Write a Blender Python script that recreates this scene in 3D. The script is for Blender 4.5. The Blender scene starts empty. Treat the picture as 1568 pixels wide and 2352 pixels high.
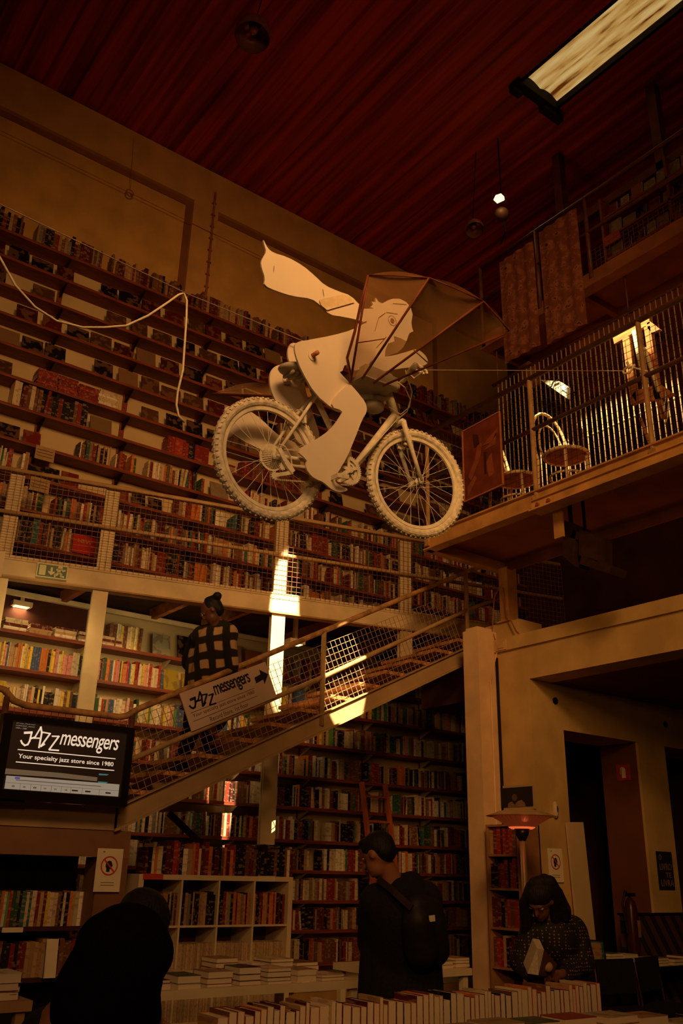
import bpy, bmesh, math, random
from mathutils import Vector, Matrix, Quaternion
random.seed(7)
R = math.radians
SC = bpy.context.scene
COL = SC.collection

# ------------------------------------------------------------------ camera
F_PX = 2051.0
CAM = Vector((0, 0, 1.45))
YAW, PITCH, ROLL = R(53.5), R(22.0), R(1.384)
_f = Vector((math.cos(YAW)*math.cos(PITCH), math.sin(YAW)*math.cos(PITCH), math.sin(PITCH)))
_r0 = Vector((math.sin(YAW), -math.cos(YAW), 0))
_u0 = _r0.cross(_f)
_r = math.cos(ROLL)*_r0 + math.sin(ROLL)*_u0
_u = -math.sin(ROLL)*_r0 + math.cos(ROLL)*_u0
cam_data = bpy.data.cameras.new('camera')
cam = bpy.data.objects.new('camera', cam_data)
COL.objects.link(cam)
cam.matrix_world = Matrix(((_r.x, _u.x, -_f.x, CAM.x), (_r.y, _u.y, -_f.y, CAM.y), (_r.z, _u.z, -_f.z, CAM.z), (0, 0, 0, 1)))
cam_data.sensor_fit = 'VERTICAL'
cam_data.sensor_height = 36.0
cam_data.lens = 36.0*F_PX/2352.0
cam_data.clip_end = 100
SC.camera = cam

# ------------------------------------------------------------------ world, exposure, large lights
SC.view_settings.view_transform = 'Standard'
SC.view_settings.look = 'None'
SC.view_settings.exposure = 0.0
SC.view_settings.gamma = 1.0
SC.view_settings.use_curve_mapping = False
W = bpy.data.worlds.new('hall_ambient'); SC.world = W; W.use_nodes = True
W.node_tree.nodes['Background'].inputs[0].default_value = (1.0, 0.22, 0.04, 1)
W.node_tree.nodes['Background'].inputs[1].default_value = 0.0025

def look(o, tgt):
    d = Vector(tgt)-o.location
    o.rotation_euler = d.to_track_quat('-Z', 'Y').to_euler()
def area(name, loc, tgt, sx, sy, power, color, spread=180):
    l = bpy.data.lights.new(name, 'AREA'); l.shape = 'RECTANGLE'; l.size = sx; l.size_y = sy
    l.energy = power; l.color = color; l.spread = R(spread)
    o = bpy.data.objects.new(name, l); COL.objects.link(o); o.location = loc; look(o, tgt); return o
def spot(name, loc, tgt, deg, power, color, blend=.1, size=.02, sx=1, sy=1, square=True):
    l = bpy.data.lights.new(name, 'SPOT'); l.energy = power; l.color = color; l.spot_size = R(deg)
    l.spot_blend = blend; l.shadow_soft_size = size; l.use_square = square
    o = bpy.data.objects.new(name, l); COL.objects.link(o); o.location = loc; look(o, tgt); o.scale = (sx, sy, 1); return o
WARM = (1.0, 0.52, 0.20)
area('hall_daylight', (-1.5, -3.0, 7.5), (3.0, 5.0, 4.5), 1.6, 1.6, 27, (1.0, .54, .23), 60)
area('table_fill', (-0.6, -0.8, 3.4), (3.4, 3.6, .9), .5, .5, 9.5, (1.0, .50, .17), 75)  # added unseen fill from behind the camera to brighten the foreground tables
area('gallery_daylight', (1.2, -0.5, 6.6), (5.0, 9, 5.4), 1.4, 1.4, 52, (1.0, .47, .13), 75)
area('ceiling_fill', (4.5, 2.5, 6.6), (4.5, 4.5, 10.6), 1.0, 1.0, 5, (1.0, .22, .06), 150)  # added upward fill that brightens the ceiling, no fixture there
area('bay_daylight', (2.5, 1.0, 4.2), (7.2, 5.6, 2.4), .8, .8, 5.5, (1.0, .48, .10), 70)
# narrow shafts of sun from the roof light
spot('sun_shaft_post', (4.6, 1.5, 10.0), (5.03, 7.72, 3.97), 8.6, 26000, (1.0, .80, .48), .22, .02, .26, 1.0)
spot('sun_shaft_stair', (4.9, 1.0, 9.6), (5.13, 6.8, 3.2), 4.6, 24000, (1.0, .80, .48), .08, .015, .74, 1.0)
spot('sun_shaft_bridge', (4.2, 4.6, 9.8), (6.6, 4.6, 5.32), 35, 6500, (1.0, .74, .36), .2, .02, 1.0, .30)

# ------------------------------------------------------------------ pixel -> place helpers
def ray(x, y):
    d = (x-784)*_r-(y-1176)*_u+F_PX*_f
    return d.normalized()
def onX(x, y, X): d = ray(x, y); return CAM+d*((X-CAM.x)/d.x)
def onY(x, y, Y): d = ray(x, y); return CAM+d*((Y-CAM.y)/d.y)
def onZ(x, y, Z): d = ray(x, y); return CAM+d*((Z-CAM.z)/d.z)
def onP(x, y, p, n):
    d = ray(x, y); n = Vector(n); return CAM+d*((Vector(p)-CAM).dot(n)/d.dot(n))
def atD(x, y, D): d = ray(x, y); return CAM+d*(D/d.dot(_f))

# ------------------------------------------------------------------ materials
MATS = {}
def mat(name, col, rough=.6, var=.18, scale=6.0, metal=0.0, bump=.15, emit=0.0, stretch=(1, 1, 1), spec=.3, col2=None, detail=4):
    if name in MATS: return MATS[name]
    m = bpy.data.materials.new(name); m.use_nodes = True; nt = m.node_tree; N = nt.nodes; L = nt.links
    b = N['Principled BSDF']
    b.inputs['Roughness'].default_value = rough; b.inputs['Metallic'].default_value = metal
    b.inputs['Specular IOR Level'].default_value = spec
    tc = N.new('ShaderNodeTexCoord'); mp = N.new('ShaderNodeMapping'); mp.inputs['Scale'].default_value = stretch
    L.new(tc.outputs['Object'], mp.inputs['Vector'])
    nz = N.new('ShaderNodeTexNoise'); nz.inputs['Scale'].default_value = scale; nz.inputs['Detail'].default_value = detail
    L.new(mp.outputs[0], nz.inputs['Vector'])
    cr = N.new('ShaderNodeValToRGB')
    c2 = col2 if col2 else tuple(max(0, c*(1-var)) for c in col)
    c1 = col if col2 else tuple(min(1, c*(1+var)) for c in col)
    cr.color_ramp.elements[0].position = .35; cr.color_ramp.elements[0].color = (*c2, 1)
    cr.color_ramp.elements[1].position = .65; cr.color_ramp.elements[1].color = (*c1, 1)
    L.new(nz.outputs['Fac'], cr.inputs[0]); L.new(cr.outputs[0], b.inputs['Base Color'])
    if bump:
        bp = N.new('ShaderNodeBump'); bp.inputs['Strength'].default_value = bump; bp.inputs['Distance'].default_value = .01
        L.new(nz.outputs['Fac'], bp.inputs['Height']); L.new(bp.outputs[0], b.inputs['Normal'])
    if emit:
        L.new(cr.outputs[0], b.inputs['Emission Color']); b.inputs['Emission Strength'].default_value = emit
    MATS[name] = m; return m

CREAM = mat('cream_beam_paint', (.62, .47, .27), .55, .15, 3)
PLASTER = mat('ochre_plaster', (.58, .32, .09), .85, .14, 2.2)
PLASTER2 = mat('ochre_plaster_band', (.42, .20, .06), .85, .14, 2.2)
SHELFWALL = mat('shelf_back_wall_paint', (.62, .45, .24), .85, .10, 1.5)
REDWOOD = mat('dark_red_wood', (.22, .045, .018), .5, .35, 5, stretch=(1, 12, 12))
LADDERWOOD = mat('red_brown_ladder_wood', (.40, .09, .03), .5, .25, 5, stretch=(6, 6, 1))
CEIL = mat('dark_red_ceiling_boards', (.36, .028, .006), .7, .45, 3.2, stretch=(3.0, .12, 1))
DARKWALL = mat('dark_brown_wall', (.060, .016, .006), .9, .3, 2)  # the right wall's unlit look is put into this dark colour
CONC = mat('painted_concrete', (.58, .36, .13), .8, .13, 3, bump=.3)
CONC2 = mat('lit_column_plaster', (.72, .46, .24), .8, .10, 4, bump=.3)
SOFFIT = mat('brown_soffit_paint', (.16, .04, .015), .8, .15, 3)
FLOOR = mat('dark_concrete_floor', (.10, .06, .035), .5, .3, 3)
BLACK = mat('black_plastic', (.008, .006, .005), .35, .2, 8, bump=.02)
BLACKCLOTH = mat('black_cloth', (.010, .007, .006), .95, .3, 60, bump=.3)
DARKMETAL = mat('dark_metal', (.03, .02, .015), .4, .2, 8, metal=.6)
RUST = mat('rusty_steel', (.30, .10, .035), .7, .4, 9)
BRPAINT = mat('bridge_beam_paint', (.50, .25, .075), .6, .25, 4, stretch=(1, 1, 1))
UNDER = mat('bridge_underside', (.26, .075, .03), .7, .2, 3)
RAILP = mat('yellowed_rail_paint', (.46, .28, .12), .45, .15, 10)
RAILD = mat('brown_rail_steel', (.13, .045, .018), .45, .25, 10)
WIRED = mat('unlit_mesh_wire', (.05, .022, .012), .6, .3, 20)  # bridge mesh: its unlit look is put into a darker wire colour
WIRE = mat('rusty_mesh_wire', (.22, .10, .045), .5, .3, 20, metal=.3)
WIREL = mat('pale_mesh_wire', (.36, .22, .11), .45, .2, 20)
STEEL = mat('steel_post', (.45, .33, .2), .35, .1, 5, metal=.7)
BIKE = mat('matt_white_bike_paint', (.80, .70, .52), .55, .14, 22, bump=.2)
TYRE = mat('white_painted_tyre', (.76, .65, .48), .8, .22, 40, bump=.5)
SHEET = mat('white_foam_board', (.82, .68, .52), .7, .03, 5, bump=.05)
GREYB = mat('grey_painted_basket', (.52, .44, .31), .6, .15, 8)
WINGRIB = mat('red_brown_rib_wood', (.17, .036, .012), .5, .3, 10)
WOOD = mat('orange_wood', (.55, .20, .06), .5, .3, 5, stretch=(1, 1, 8))
TREAD = mat('worn_wood_tread', (.50, .22, .08), .6, .35, 7, stretch=(3, 14, 1))
WHITE = mat('white_laminate', (.72, .56, .33), .5, .06, 4)
PAPER = mat('white_paper', (.80, .66, .44), .8, .04, 8)
PAGES = mat('page_edges', (.74, .58, .38), .9, .12, 60, stretch=(8, 1, 1))
REDINK = mat('red_ink', (.55, .05, .03), .7, .05, 8)
BLACKINK = mat('black_ink', (.015, .012, .01), .6, .05, 8)
GREYINK = mat('grey_ink', (.07, .04, .025), .7, .05, 8)
SKIN = mat('warm_skin', (.32, .12, .055), .55, .06, 10)
DSKIN = mat('dark_skin', (.13, .05, .028), .5, .06, 10)
HAIR = mat('black_hair', (.008, .005, .004), .6, .3, 40, stretch=(4, 4, 1), bump=.5)
HAIRB = mat('dark_brown_hair', (.012, .005, .003), .6, .4, 40, stretch=(5, 5, .6), bump=.6)
ROPE = mat('white_rope', (.80, .66, .44), .8, .1, 40)
GREEN = mat('exit_green', (.004, .050, .016), .4, .05, 6)
GLOWP = mat('photoluminescent_white', (.62, .62, .36), .5, .03, 6)

def glow(name, col, strength):
    m = bpy.data.materials.new(name); m.use_nodes = True; b = m.node_tree.nodes['Principled BSDF']
    b.inputs['Base Color'].default_value = (*[c*.3 for c in col], 1)
    b.inputs['Emission Color'].default_value = (*col, 1); b.inputs['Emission Strength'].default_value = strength
    nz = m.node_tree.nodes.new('ShaderNodeTexNoise'); nz.inputs['Scale'].default_value = 5
    bp = m.node_tree.nodes.new('ShaderNodeBump'); bp.inputs['Strength'].default_value = .02
    m.node_tree.links.new(nz.outputs['Fac'], bp.inputs['Height']); m.node_tree.links.new(bp.outputs[0], b.inputs['Normal'])
    return m

def book_material(name, art=False, objcol=True):
    m = bpy.data.materials.new(name); m.use_nodes = True; nt = m.node_tree; N = nt.nodes; L = nt.links
    b = N['Principled BSDF']; b.inputs['Roughness'].default_value = .5; b.inputs['Specular IOR Level'].default_value = .25
    oi = N.new('ShaderNodeObjectInfo')
    if objcol: src = oi.outputs['Color']
    else:
        at = N.new('ShaderNodeAttribute'); at.attribute_name = 'Col'; src = at.outputs['Color']
    uvn = N.new('ShaderNodeUVMap'); uvn.uv_map = 'UVMap'
    mul = N.new('ShaderNodeMath'); mul.operation = 'MULTIPLY'; mul.inputs[1].default_value = 37.0
    L.new(oi.outputs['Random'], mul.inputs[0])
    add = N.new('ShaderNodeVectorMath'); add.operation = 'ADD'
    L.new(uvn.outputs[0], add.inputs[0]); L.new(mul.outputs[0], add.inputs[1])
    mp = N.new('ShaderNodeMapping'); mp.inputs['Scale'].default_value = (2.6, 2.6, 1) if art else (1.3, 9, 1)
    L.new(add.outputs[0], mp.inputs['Vector'])
    if art:
        tx = N.new('ShaderNodeTexNoise'); tx.inputs['Scale'].default_value = 1.0; tx.inputs['Detail'].default_value = 2.5; L.new(mp.outputs[0], tx.inputs['Vector'])
        fac = tx.outputs['Fac']; lo, hi = .50, .56
    else:
        tx = N.new('ShaderNodeTexNoise'); tx.inputs['Scale'].default_value = 1.0; tx.inputs['Detail'].default_value = 1.0; L.new(mp.outputs[0], tx.inputs['Vector'])
        fac = tx.outputs['Fac']; lo, hi = .57, .60
    cr = N.new('ShaderNodeValToRGB'); cr.color_ramp.elements[0].position = lo; cr.color_ramp.elements[1].position = hi
    L.new(fac, cr.inputs[0])
    sep = N.new('ShaderNodeSeparateXYZ'); L.new(uvn.outputs[0], sep.inputs[0])
    # contrasting print colour: light on dark covers, dark on light ones
    bw = N.new('ShaderNodeRGBToBW'); L.new(src, bw.inputs[0])
    lt = N.new('ShaderNodeMath'); lt.operation = 'LESS_THAN'; lt.inputs[1].default_value = .22; L.new(bw.outputs[0], lt.inputs[0])
    mc = N.new('ShaderNodeMix'); mc.data_type = 'RGBA'; mc.inputs[6].default_value = (.10, .04, .03, 1); mc.inputs[7].default_value = (.26, .12, .06, 1) if art else (.48, .30, .17, 1)
    L.new(lt.outputs[0], mc.inputs[0])
    amt = N.new('ShaderNodeMath'); amt.operation = 'MULTIPLY'; amt.inputs[1].default_value = .45 if art else .35
    L.new(cr.outputs[0], amt.inputs[0])
    mx = N.new('ShaderNodeMix'); mx.data_type = 'RGBA'
    L.new(amt.outputs[0], mx.inputs[0]); L.new(src, mx.inputs[6]); L.new(mc.outputs[2], mx.inputs[7])
    L.new(mx.outputs[2], b.inputs['Base Color'])
    MATS[name] = m; return m
COVER = book_material('printed_book_cover'); ART = book_material('illustrated_cover', True)
COVERS = book_material('printed_book_covers_shelved', False, False); 

# ------------------------------------------------------------------ mesh building
class MB:
    def __init__(s): s.v = []; s.f = []; s.m = []; s.c = []; s.uv = []
    def add(s, vs, fs, m=0, col=None, uvs=None):
        o = len(s.v); s.v += [Vector(v) for v in vs]
        for i, f in enumerate(fs):
            s.f.append([a+o for a in f]); s.m.append(m); s.c.append(col); s.uv.append(uvs[i] if uvs else None)
    def hexa(s, p, m=0, col=None):   # 8 corners: bottom 0-3 ccw, top 4-7
        s.add(p, [(0, 3, 2, 1), (4, 5, 6, 7), (0, 1, 5, 4), (1, 2, 6, 5), (2, 3, 7, 6), (3, 0, 4, 7)], m, col)
    def box(s, a, b, m=0, col=None):
        x0, y0, z0 = [min(a[i], b[i]) for i in range(3)]; x1, y1, z1 = [max(a[i], b[i]) for i in range(3)]
        s.hexa([(x0, y0, z0), (x1, y0, z0), (x1, y1, z0), (x0, y1, z0), (x0, y0, z1), (x1, y0, z1), (x1, y1, z1), (x0, y1, z1)], m, col)
    def obox(s, c, ax, ay, az, m=0, col=None):   # half-axis vectors
        c = Vector(c); ax = Vector(ax); ay = Vector(ay); az = Vector(az)
        s.hexa([c-ax-ay-az, c+ax-ay-az, c+ax+ay-az, c-ax+ay-az, c-ax-ay+az, c+ax-ay+az, c+ax+ay+az, c-ax+ay+az], m, col)
    def bar(s, p, q, w, h, m=0, up=(0, 0, 1)):
        p = Vector(p); q = Vector(q); d = (q-p); u = Vector(up); sd = d.cross(u)
        if sd.length < 1e-6: sd = d.cross(Vector((1, 0, 0)))
        sd.normalize(); u2 = sd.cross(d).normalized()
        s.obox((p+q)/2, d/2, sd*w/2, u2*h/2, m)
    def tube(s, pts, r, n=8, m=0, r2=None, closed=False):
        pts = [Vector(p) for p in pts]; k = len(pts); prev = None; rings = []
        for i, p in enumerate(pts):
            if closed: d = (pts[(i+1) % k]-pts[i-1])
            else: d = pts[min(i+1, k-1)]-pts[max(i-1, 0)]
            d.normalize()
            if prev is None:
                a = d.orthogonal().normalized()
            else:
                a = prev-d*prev.dot(d)
                a = a.normalized() if a.length > 1e-6 else d.orthogonal().normalized()
            prev = a; b = d.cross(a); rr = r if r2 is None else r+(r2-r)*i/(k-1)
            rings.append([p+a*math.cos(2*math.pi*j/n)*rr+b*math.sin(2*math.pi*j/n)*rr for j in range(n)])
        vs = [v for rg in rings for v in rg]; fs = []
        for i in range(k if closed else k-1):
            i2 = (i+1) % k
            for j in range(n): fs.append((i*n+j, i*n+(j+1) % n, i2*n+(j+1) % n, i2*n+j))
        if not closed: fs.append(tuple(range(n))[::-1]); fs.append(tuple((k-1)*n+j for j in range(n)))
        s.add(vs, fs, m)
    def capsule(s, p, q, r0, r1, n=14, k=5):
        p = Vector(p); q = Vector(q); d = q-p; L = d.length
        d = d.normalized() if L > 1e-6 else Vector((0, 0, 1)); a = d.orthogonal().normalized(); b = d.cross(a); rg = []
        for i in range(k+1):
            t = -math.pi/2+math.pi/2*i/k; rg.append((p+d*math.sin(t)*r0, math.cos(t)*r0))
        for i in range(k+1):
            t = math.pi/2*i/k; rg.append((q+d*math.sin(t)*r1, math.cos(t)*r1))
        vs = [c+(a*math.cos(2*math.pi*j/n)+b*math.sin(2*math.pi*j/n))*max(rr, 1e-4) for c, rr in rg for j in range(n)]
        fs = [(i*n+j, i*n+(j+1) % n, (i+1)*n+(j+1) % n, (i+1)*n+j) for i in range(len(rg)-1) for j in range(n)]
        fs.append(tuple(range(n))[::-1]); fs.append(tuple((len(rg)-1)*n+j for j in range(n)))
        s.add(vs, fs)
    def ellip(s, c, rx, ry, rz, M=None, n=18, k=12, m=0):
        c = Vector(c); vs = []; fs = []
        for i in range(k+1):
            t = math.pi*i/k
            for j in range(n):
                a = 2*math.pi*j/n; st = max(math.sin(t), 1e-3)
                v = Vector((rx*st*math.cos(a), ry*st*math.sin(a), rz*math.cos(t)))
                vs.append(c+(M @ v if M else v))
        for i in range(k):
            for j in range(n): fs.append((i*n+j, (i+1)*n+j, (i+1)*n+(j+1) % n, i*n+(j+1) % n))
        fs.append(tuple(range(n))); fs.append(tuple(k*n+j for j in range(n))[::-1])
        s.add(vs, fs, m)
    def prism(s, poly, ext, m=0):   # planar polygon + extrusion vector
        poly = [Vector(p) for p in poly]; ext = Vector(ext); n = len(poly)
        s.add(poly+[p+ext for p in poly], [tuple(range(n))[::-1], tuple(range(n, 2*n))]+[(i, (i+1) % n, n+(i+1) % n, n+i) for i in range(n)], m)
    def lathe(s, prof, c, ax=(0, 0, 1), n=28, m=0):   # prof: (radius, height) along ax
        c = Vector(c); ax = Vector(ax).normalized(); a = ax.orthogonal().normalized(); b = ax.cross(a)
        vs = [c+ax*h+(a*math.cos(2*math.pi*j/n)+b*math.sin(2*math.pi*j/n))*max(r, 1e-4) for r, h in prof for j in range(n)]
        fs = [(i*n+j, i*n+(j+1) % n, (i+1)*n+(j+1) % n, (i+1)*n+j) for i in range(len(prof)-1) for j in range(n)]
        s.add(vs, fs, m)
    def grid(s, o, U, V, nu, nv, r, m=0):
        o = Vector(o); U = Vector(U); V = Vector(V); nn = U.cross(V).normalized()
        for i in range(nu+1):
            p = o+U*i/nu+nn*r; s.tube([p, p+V], r, 4, m)
        for j in range(nv+1):
            p = o+V*j/nv-nn*r; s.tube([p, p+U], r, 4, m)
    def build(s, name, mats, parent=None, smooth=False, origin='base'):
        if not isinstance(mats, (list, tuple)): mats = [mats]
        xs = [v.x for v in s.v]; ys = [v.y for v in s.v]; zs = [v.z for v in s.v]
        if parent is not None: off = wloc(parent)
        else: off = Vector(((min(xs)+max(xs))/2, (min(ys)+max(ys))/2, min(zs)))
        me = bpy.data.meshes.new(name)
        me.from_pydata([tuple(v-off) for v in s.v], [], s.f)
        for m in mats: me.materials.append(m)
        me.polygons.foreach_set('material_index', s.m)
        if smooth: me.polygons.foreach_set('use_smooth', [True]*len(s.f))
        if any(c is not None for c in s.c):
            ca = me.color_attributes.new('Col', 'FLOAT_COLOR', 'CORNER'); arr = []
            for p, c in zip(me.polygons, s.c):
                c = c or (.5, .5, .5); arr += [c[0], c[1], c[2], 1.0]*p.loop_total
            ca.data.foreach_set('color', arr)
        if any(u is not None for u in s.uv):
            ul = me.uv_layers.new(name='UVMap'); arr = []
            for p, u in zip(me.polygons, s.uv):
                for k in range(p.loop_total): arr += list(u[k]) if u else [0.0, 0.0]
            ul.data.foreach_set('uv', arr)
        me.update()
        bm = bmesh.new(); bm.from_mesh(me); bmesh.ops.recalc_face_normals(bm, faces=bm.faces); bm.to_mesh(me); bm.free()
        o = bpy.data.objects.new(name, me); COL.objects.link(o)
        if parent is not None: o.parent = parent
        else: o.location = off
        return o
_WL = {}
def wloc(o):
    v = Vector((0, 0, 0)); p = o
    while p is not None: v += Vector(p.location); p = p.parent
    return v
def tag(o, label=None, cat=None, group=None, kind=None):
    if label: o['label'] = label
    if cat: o['category'] = cat
    if group: o['group'] = group
    if kind: o['kind'] = kind
    return o
def thing(name, label, cat, loc=(0, 0, 0), group=None):
    o = bpy.data.objects.new(name, None); COL.objects.link(o); o.location = loc; o.empty_display_size = .1
    return tag(o, label, cat, group)
def struct(name, mb, m): return tag(mb.build(name, m), kind='structure')
def setdress(o, mod): pass

# text as mesh, fitted into a box of a frame (origin top-left O, right vector A, down vector B)
def text_mesh(s, shear=0, bold=0.0, spacing=1.0):
    cu = bpy.data.curves.new('t', 'FONT'); cu.body = s; cu.shear = shear; cu.offset = bold; cu.space_character = spacing; cu.resolution_u = 3
    ob = bpy.data.objects.new('t', cu); COL.objects.link(ob)
    bpy.context.view_layer.update()
    me = bpy.data.meshes.new_from_object(ob.evaluated_get(bpy.context.evaluated_depsgraph_get()))
    vs = [v.co.copy() for v in me.vertices]; fs = [tuple(p.vertices) for p in me.polygons]
    bpy.data.objects.remove(ob); bpy.data.curves.remove(cu); bpy.data.meshes.remove(me)
    return vs, fs
def text_on(s, O, A, B, box, m, parent, name='lettering', shear=0, bold=0.0, lift=.003, spacing=1.0):
    O = Vector(O); A = Vector(A); B = Vector(B); nn = B.cross(A).normalized()
    if nn.dot(CAM-O) < 0: nn = -nn
    vs, fs = text_mesh(s, shear, bold, spacing)
    x0 = min(v.x for v in vs); x1 = max(v.x for v in vs); y0 = min(v.y for v in vs); y1 = max(v.y for v in vs)
    mb = MB(); u0, v0, u1, v1 = box
    mb.add([O+A*(u0+(u1-u0)*(v.x-x0)/(x1-x0))+B*(v0+(v1-v0)*(y1-v.y)/(y1-y0))+nn*lift for v in vs], fs)
    return mb.build(name, m, parent)
def strokes_on(lines, O, A, B, w, m, parent, name='lettering', lift=.003, th=.002):
    O = Vector(O); A = Vector(A); B = Vector(B); nn = B.cross(A).normalized()
    if nn.dot(CAM-O) < 0: nn = -nn
    mb = MB()
    for ln in lines:
        ww = w
        if isinstance(ln[0], (int, float)): ww = ln[0]; ln = ln[1:]
        P = [O+A*a+B*b+nn*lift for a, b in ln]
        for p, q in zip(P, P[1:]):
            d = (q-p).normalized()*ww*.3; mb.bar(p-d, q+d, ww, th, up=nn)
    return mb.build(name, m, parent)
def disc_on(c, r0, r1, A, B, m, parent, name='ring', lift=.003, n=28):
    A = Vector(A).normalized(); B = Vector(B).normalized(); nn = B.cross(A).normalized(); c = Vector(c)
    if nn.dot(CAM-c) < 0: nn = -nn
    c = c+nn*lift; mb = MB(); vs = []
    for j in range(n):
        t = 2*math.pi*j/n; d = A*math.cos(t)+B*math.sin(t); vs += [c+d*r0, c+d*r1]
    mb.add(vs, [(2*j, 2*j+1, (2*j+3) % (2*n), (2*j+2) % (2*n)) for j in range(n)])
    return mb.build(name, m, parent)

# ================================================================== SETTING
YW = 9.25      # long back wall
YS = 9.0       # front edge of its shelves
ZC = 10.65     # ceiling
mb = MB(); mb.box((-4, -5, -.1), (11, 9.4, 0)); struct('floor', mb, FLOOR)
# back wall: recessed plaster panels between a top band and pilasters
mb = MB(); mb.box((-1.5, YW, 0), (10.6, YW+.2, ZC), 0)
mb.box((-1.5, YW-.07, 10.02), (10.6, YW, ZC), 1)
for xp in (-.3, 4.33, 8.9): mb.box((xp-.19, YW-.07, 8.5), (xp+.19, YW, 10.02), 1)
for x0, x1 in ((-.11, 4.14), (4.52, 8.71)):
    mb.box((x0, YW-.012, 9.93), (x1, YW, 10.02), 2)  # dark strips paint in the shade along the panel recess edges
    mb.box((x1-.09, YW-.012, 8.4), (x1, YW, 9.93), 2)
tag(mb.build('wall_back', [PLASTER, mat('plaster_band', (.55, .30, .10), .85, .12, 2.5), mat('recess_edge_shade', (.24, .085, .03), .85, .1, 4)]), kind='structure')
mb = MB(); mb.box((-1.5, YW-.01, .2), (10.4, YW-.001, 8.3)); struct('wall_back', mb, SHELFWALL)
mb = MB(); mb.box((10.4, -5, 0), (10.6, YW, ZC)); struct('wall_right', mb, DARKWALL)

# corrugated ceiling with an opening for the roof light
sk = [onZ(1188, 203, ZC), onZ(1238, 232, ZC)]
SX0, SX1, SY1 = sk[0].x-.02, sk[0].x+.62, 5.42
def corr(x0, x1, y0, y1):
    m = MB(); p = .37; n = int((x1-x0)/p)+1; pr = []
    for i in range(n):
        x = x0+i*p
        for dx, dz in ((0, 0), (.17, 0), (.195, .04), (.34, .04)):
            if x+dx <= x1: pr.append((x+dx, dz))
    pr.append((x1, 0))
    vs = [(x, y0, ZC+z) for x, z in pr]+[(x, y1, ZC+z) for x, z in pr]; k = len(pr)
    m.add(vs, [(i, i+1, k+i+1, k+i) for i in range(k-1)])
    m.add([(x, y0, ZC+.1) for x in (x0, x1)]+[(x, y1, ZC+.1) for x in (x1, x0)], [(0, 1, 2, 3)])
    return m
mb = MB()
for a in ((-4, SX0, -5, 9.4), (SX1, 10.6, -5, 9.4), (SX0, SX1, SY1, 9.4)):
    c = corr(*a); mb.add(c.v, c.f)
struct('ceiling', mb, CEIL)
# roof light: two corrugated translucent strips
def skylight_mat():
    m = bpy.data.materials.new('dirty_translucent_sheet'); m.use_nodes = True; nt = m.node_tree; N = nt.nodes; L = nt.links; b = N['Principled BSDF']
    tc = N.new('ShaderNodeTexCoord'); mp = N.new('ShaderNodeMapping'); mp.inputs['Scale'].default_value = (7, .9, 1)
    nz = N.new('ShaderNodeTexNoise'); nz.inputs['Scale'].default_value = 1.6; nz.inputs['Detail'].default_value = 6
    cr = N.new('ShaderNodeValToRGB'); e = cr.color_ramp.elements
    e[0].position = .34; e[0].color = (.10, .022, .002, 1); e[1].position = .62; e[1].color = (.58, .40, .15, 1)
    k = e.new(.44); k.color = (.42, .22, .05, 1)
    L.new(tc.outputs['Object'], mp.inputs[0]); L.new(mp.outputs[0], nz.inputs['Vector']); L.new(nz.outputs['Fac'], cr.inputs[0])
    L.new(cr.outputs[0], b.inputs['Base Color']); L.new(cr.outputs[0], b.inputs['Emission Color']); b.inputs['Emission Strength'].default_value = .85
    return m
SKY = skylight_mat()
mb = MB(); w = (SX1-SX0)/2
for k in range(2):
    pts = []
    for i in range(9):
        t = i/8; pts.append((SX0+w*k+w*t, ZC+.10+.05*math.sin(math.pi*t)))
    for y0, y1 in ((2.75, SY1), (.2, 2.68)):
        vs = [(x, y0, z) for x, z in pts]+[(x, y1, z) for x, z in pts]
        mb.add(vs, [(i, i+1, 9+i+1, 9+i) for i in range(8)])
tag(mb.build('window_1', SKY, smooth=True), kind='structure')
mb = MB(); mb.box((SX0-.08, SY1-.02, ZC-.03), (SX1+.08, SY1+.10, ZC+.22)); mb.box((SX0-.04, 0, ZC), (SX0, SY1, ZC+.15)); mb.box((SX1, 0, ZC), (SX1+.04, SY1, ZC+.15)); mb.box((SX0, 2.68, ZC+.06), (SX1, 2.75, ZC+.15))
mb.box((SX0-.1, SY1+.05, ZC-.12), (SX0+.06, SY1+.13, ZC)); mb.box((SX1-.2, SY1+.02, ZC-.10), (SX1+.16, SY1+.12, ZC))
struct('trim_1', mb, mat('tarred_trim', (.012, .006, .004), .9, .3, 10))

# ================================================================== GALLERY along the back wall
BD = Vector((math.cos(R(14)), -math.sin(R(14)), 0)); BN = Vector((-math.sin(R(14)), -math.cos(R(14)), 0))
B0 = Vector((4.07, 8.02, 0))
def bp(s, z, off=0): return B0+BD*s+BN*off+Vector((0, 0, z))
mb = MB()
S0, S1 = -2.9, 4.9
a, b = bp(S0, 0), bp(S1, 0)
mb.prism([(a.x, a.y+.06, 4.12), (b.x, b.y+.06, 4.12), (b.x+1.2, 7.0, 4.12), (b.x+1.2, 9.235, 4.12), (a.x, 9.235, 4.12)], (0, 0, .07), 0)
struct('floor', mb, mat('gallery_deck', (.03, .009, .004), .8, .3, 4))
gb = thing('steel_beam', 'cream painted edge beam of the gallery, carrying the green exit sign', 'beam', bp(0, 4.0))
mb = MB(); mb.obox(bp((S0+S1)/2, 4.11, -.04), BD*(S1-S0)/2, BN*.03, (0, 0, .115)); mb.build('web', CREAM, gb)
mb = MB(); mb.obox(bp((S0+S1)/2, 4.0, -.05), BD*(S1-S0)/2, BN*.06, (0, 0, .008)); mb.build('flange', mat('dull_flange', (.36, .20, .08), .6), gb)
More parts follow.
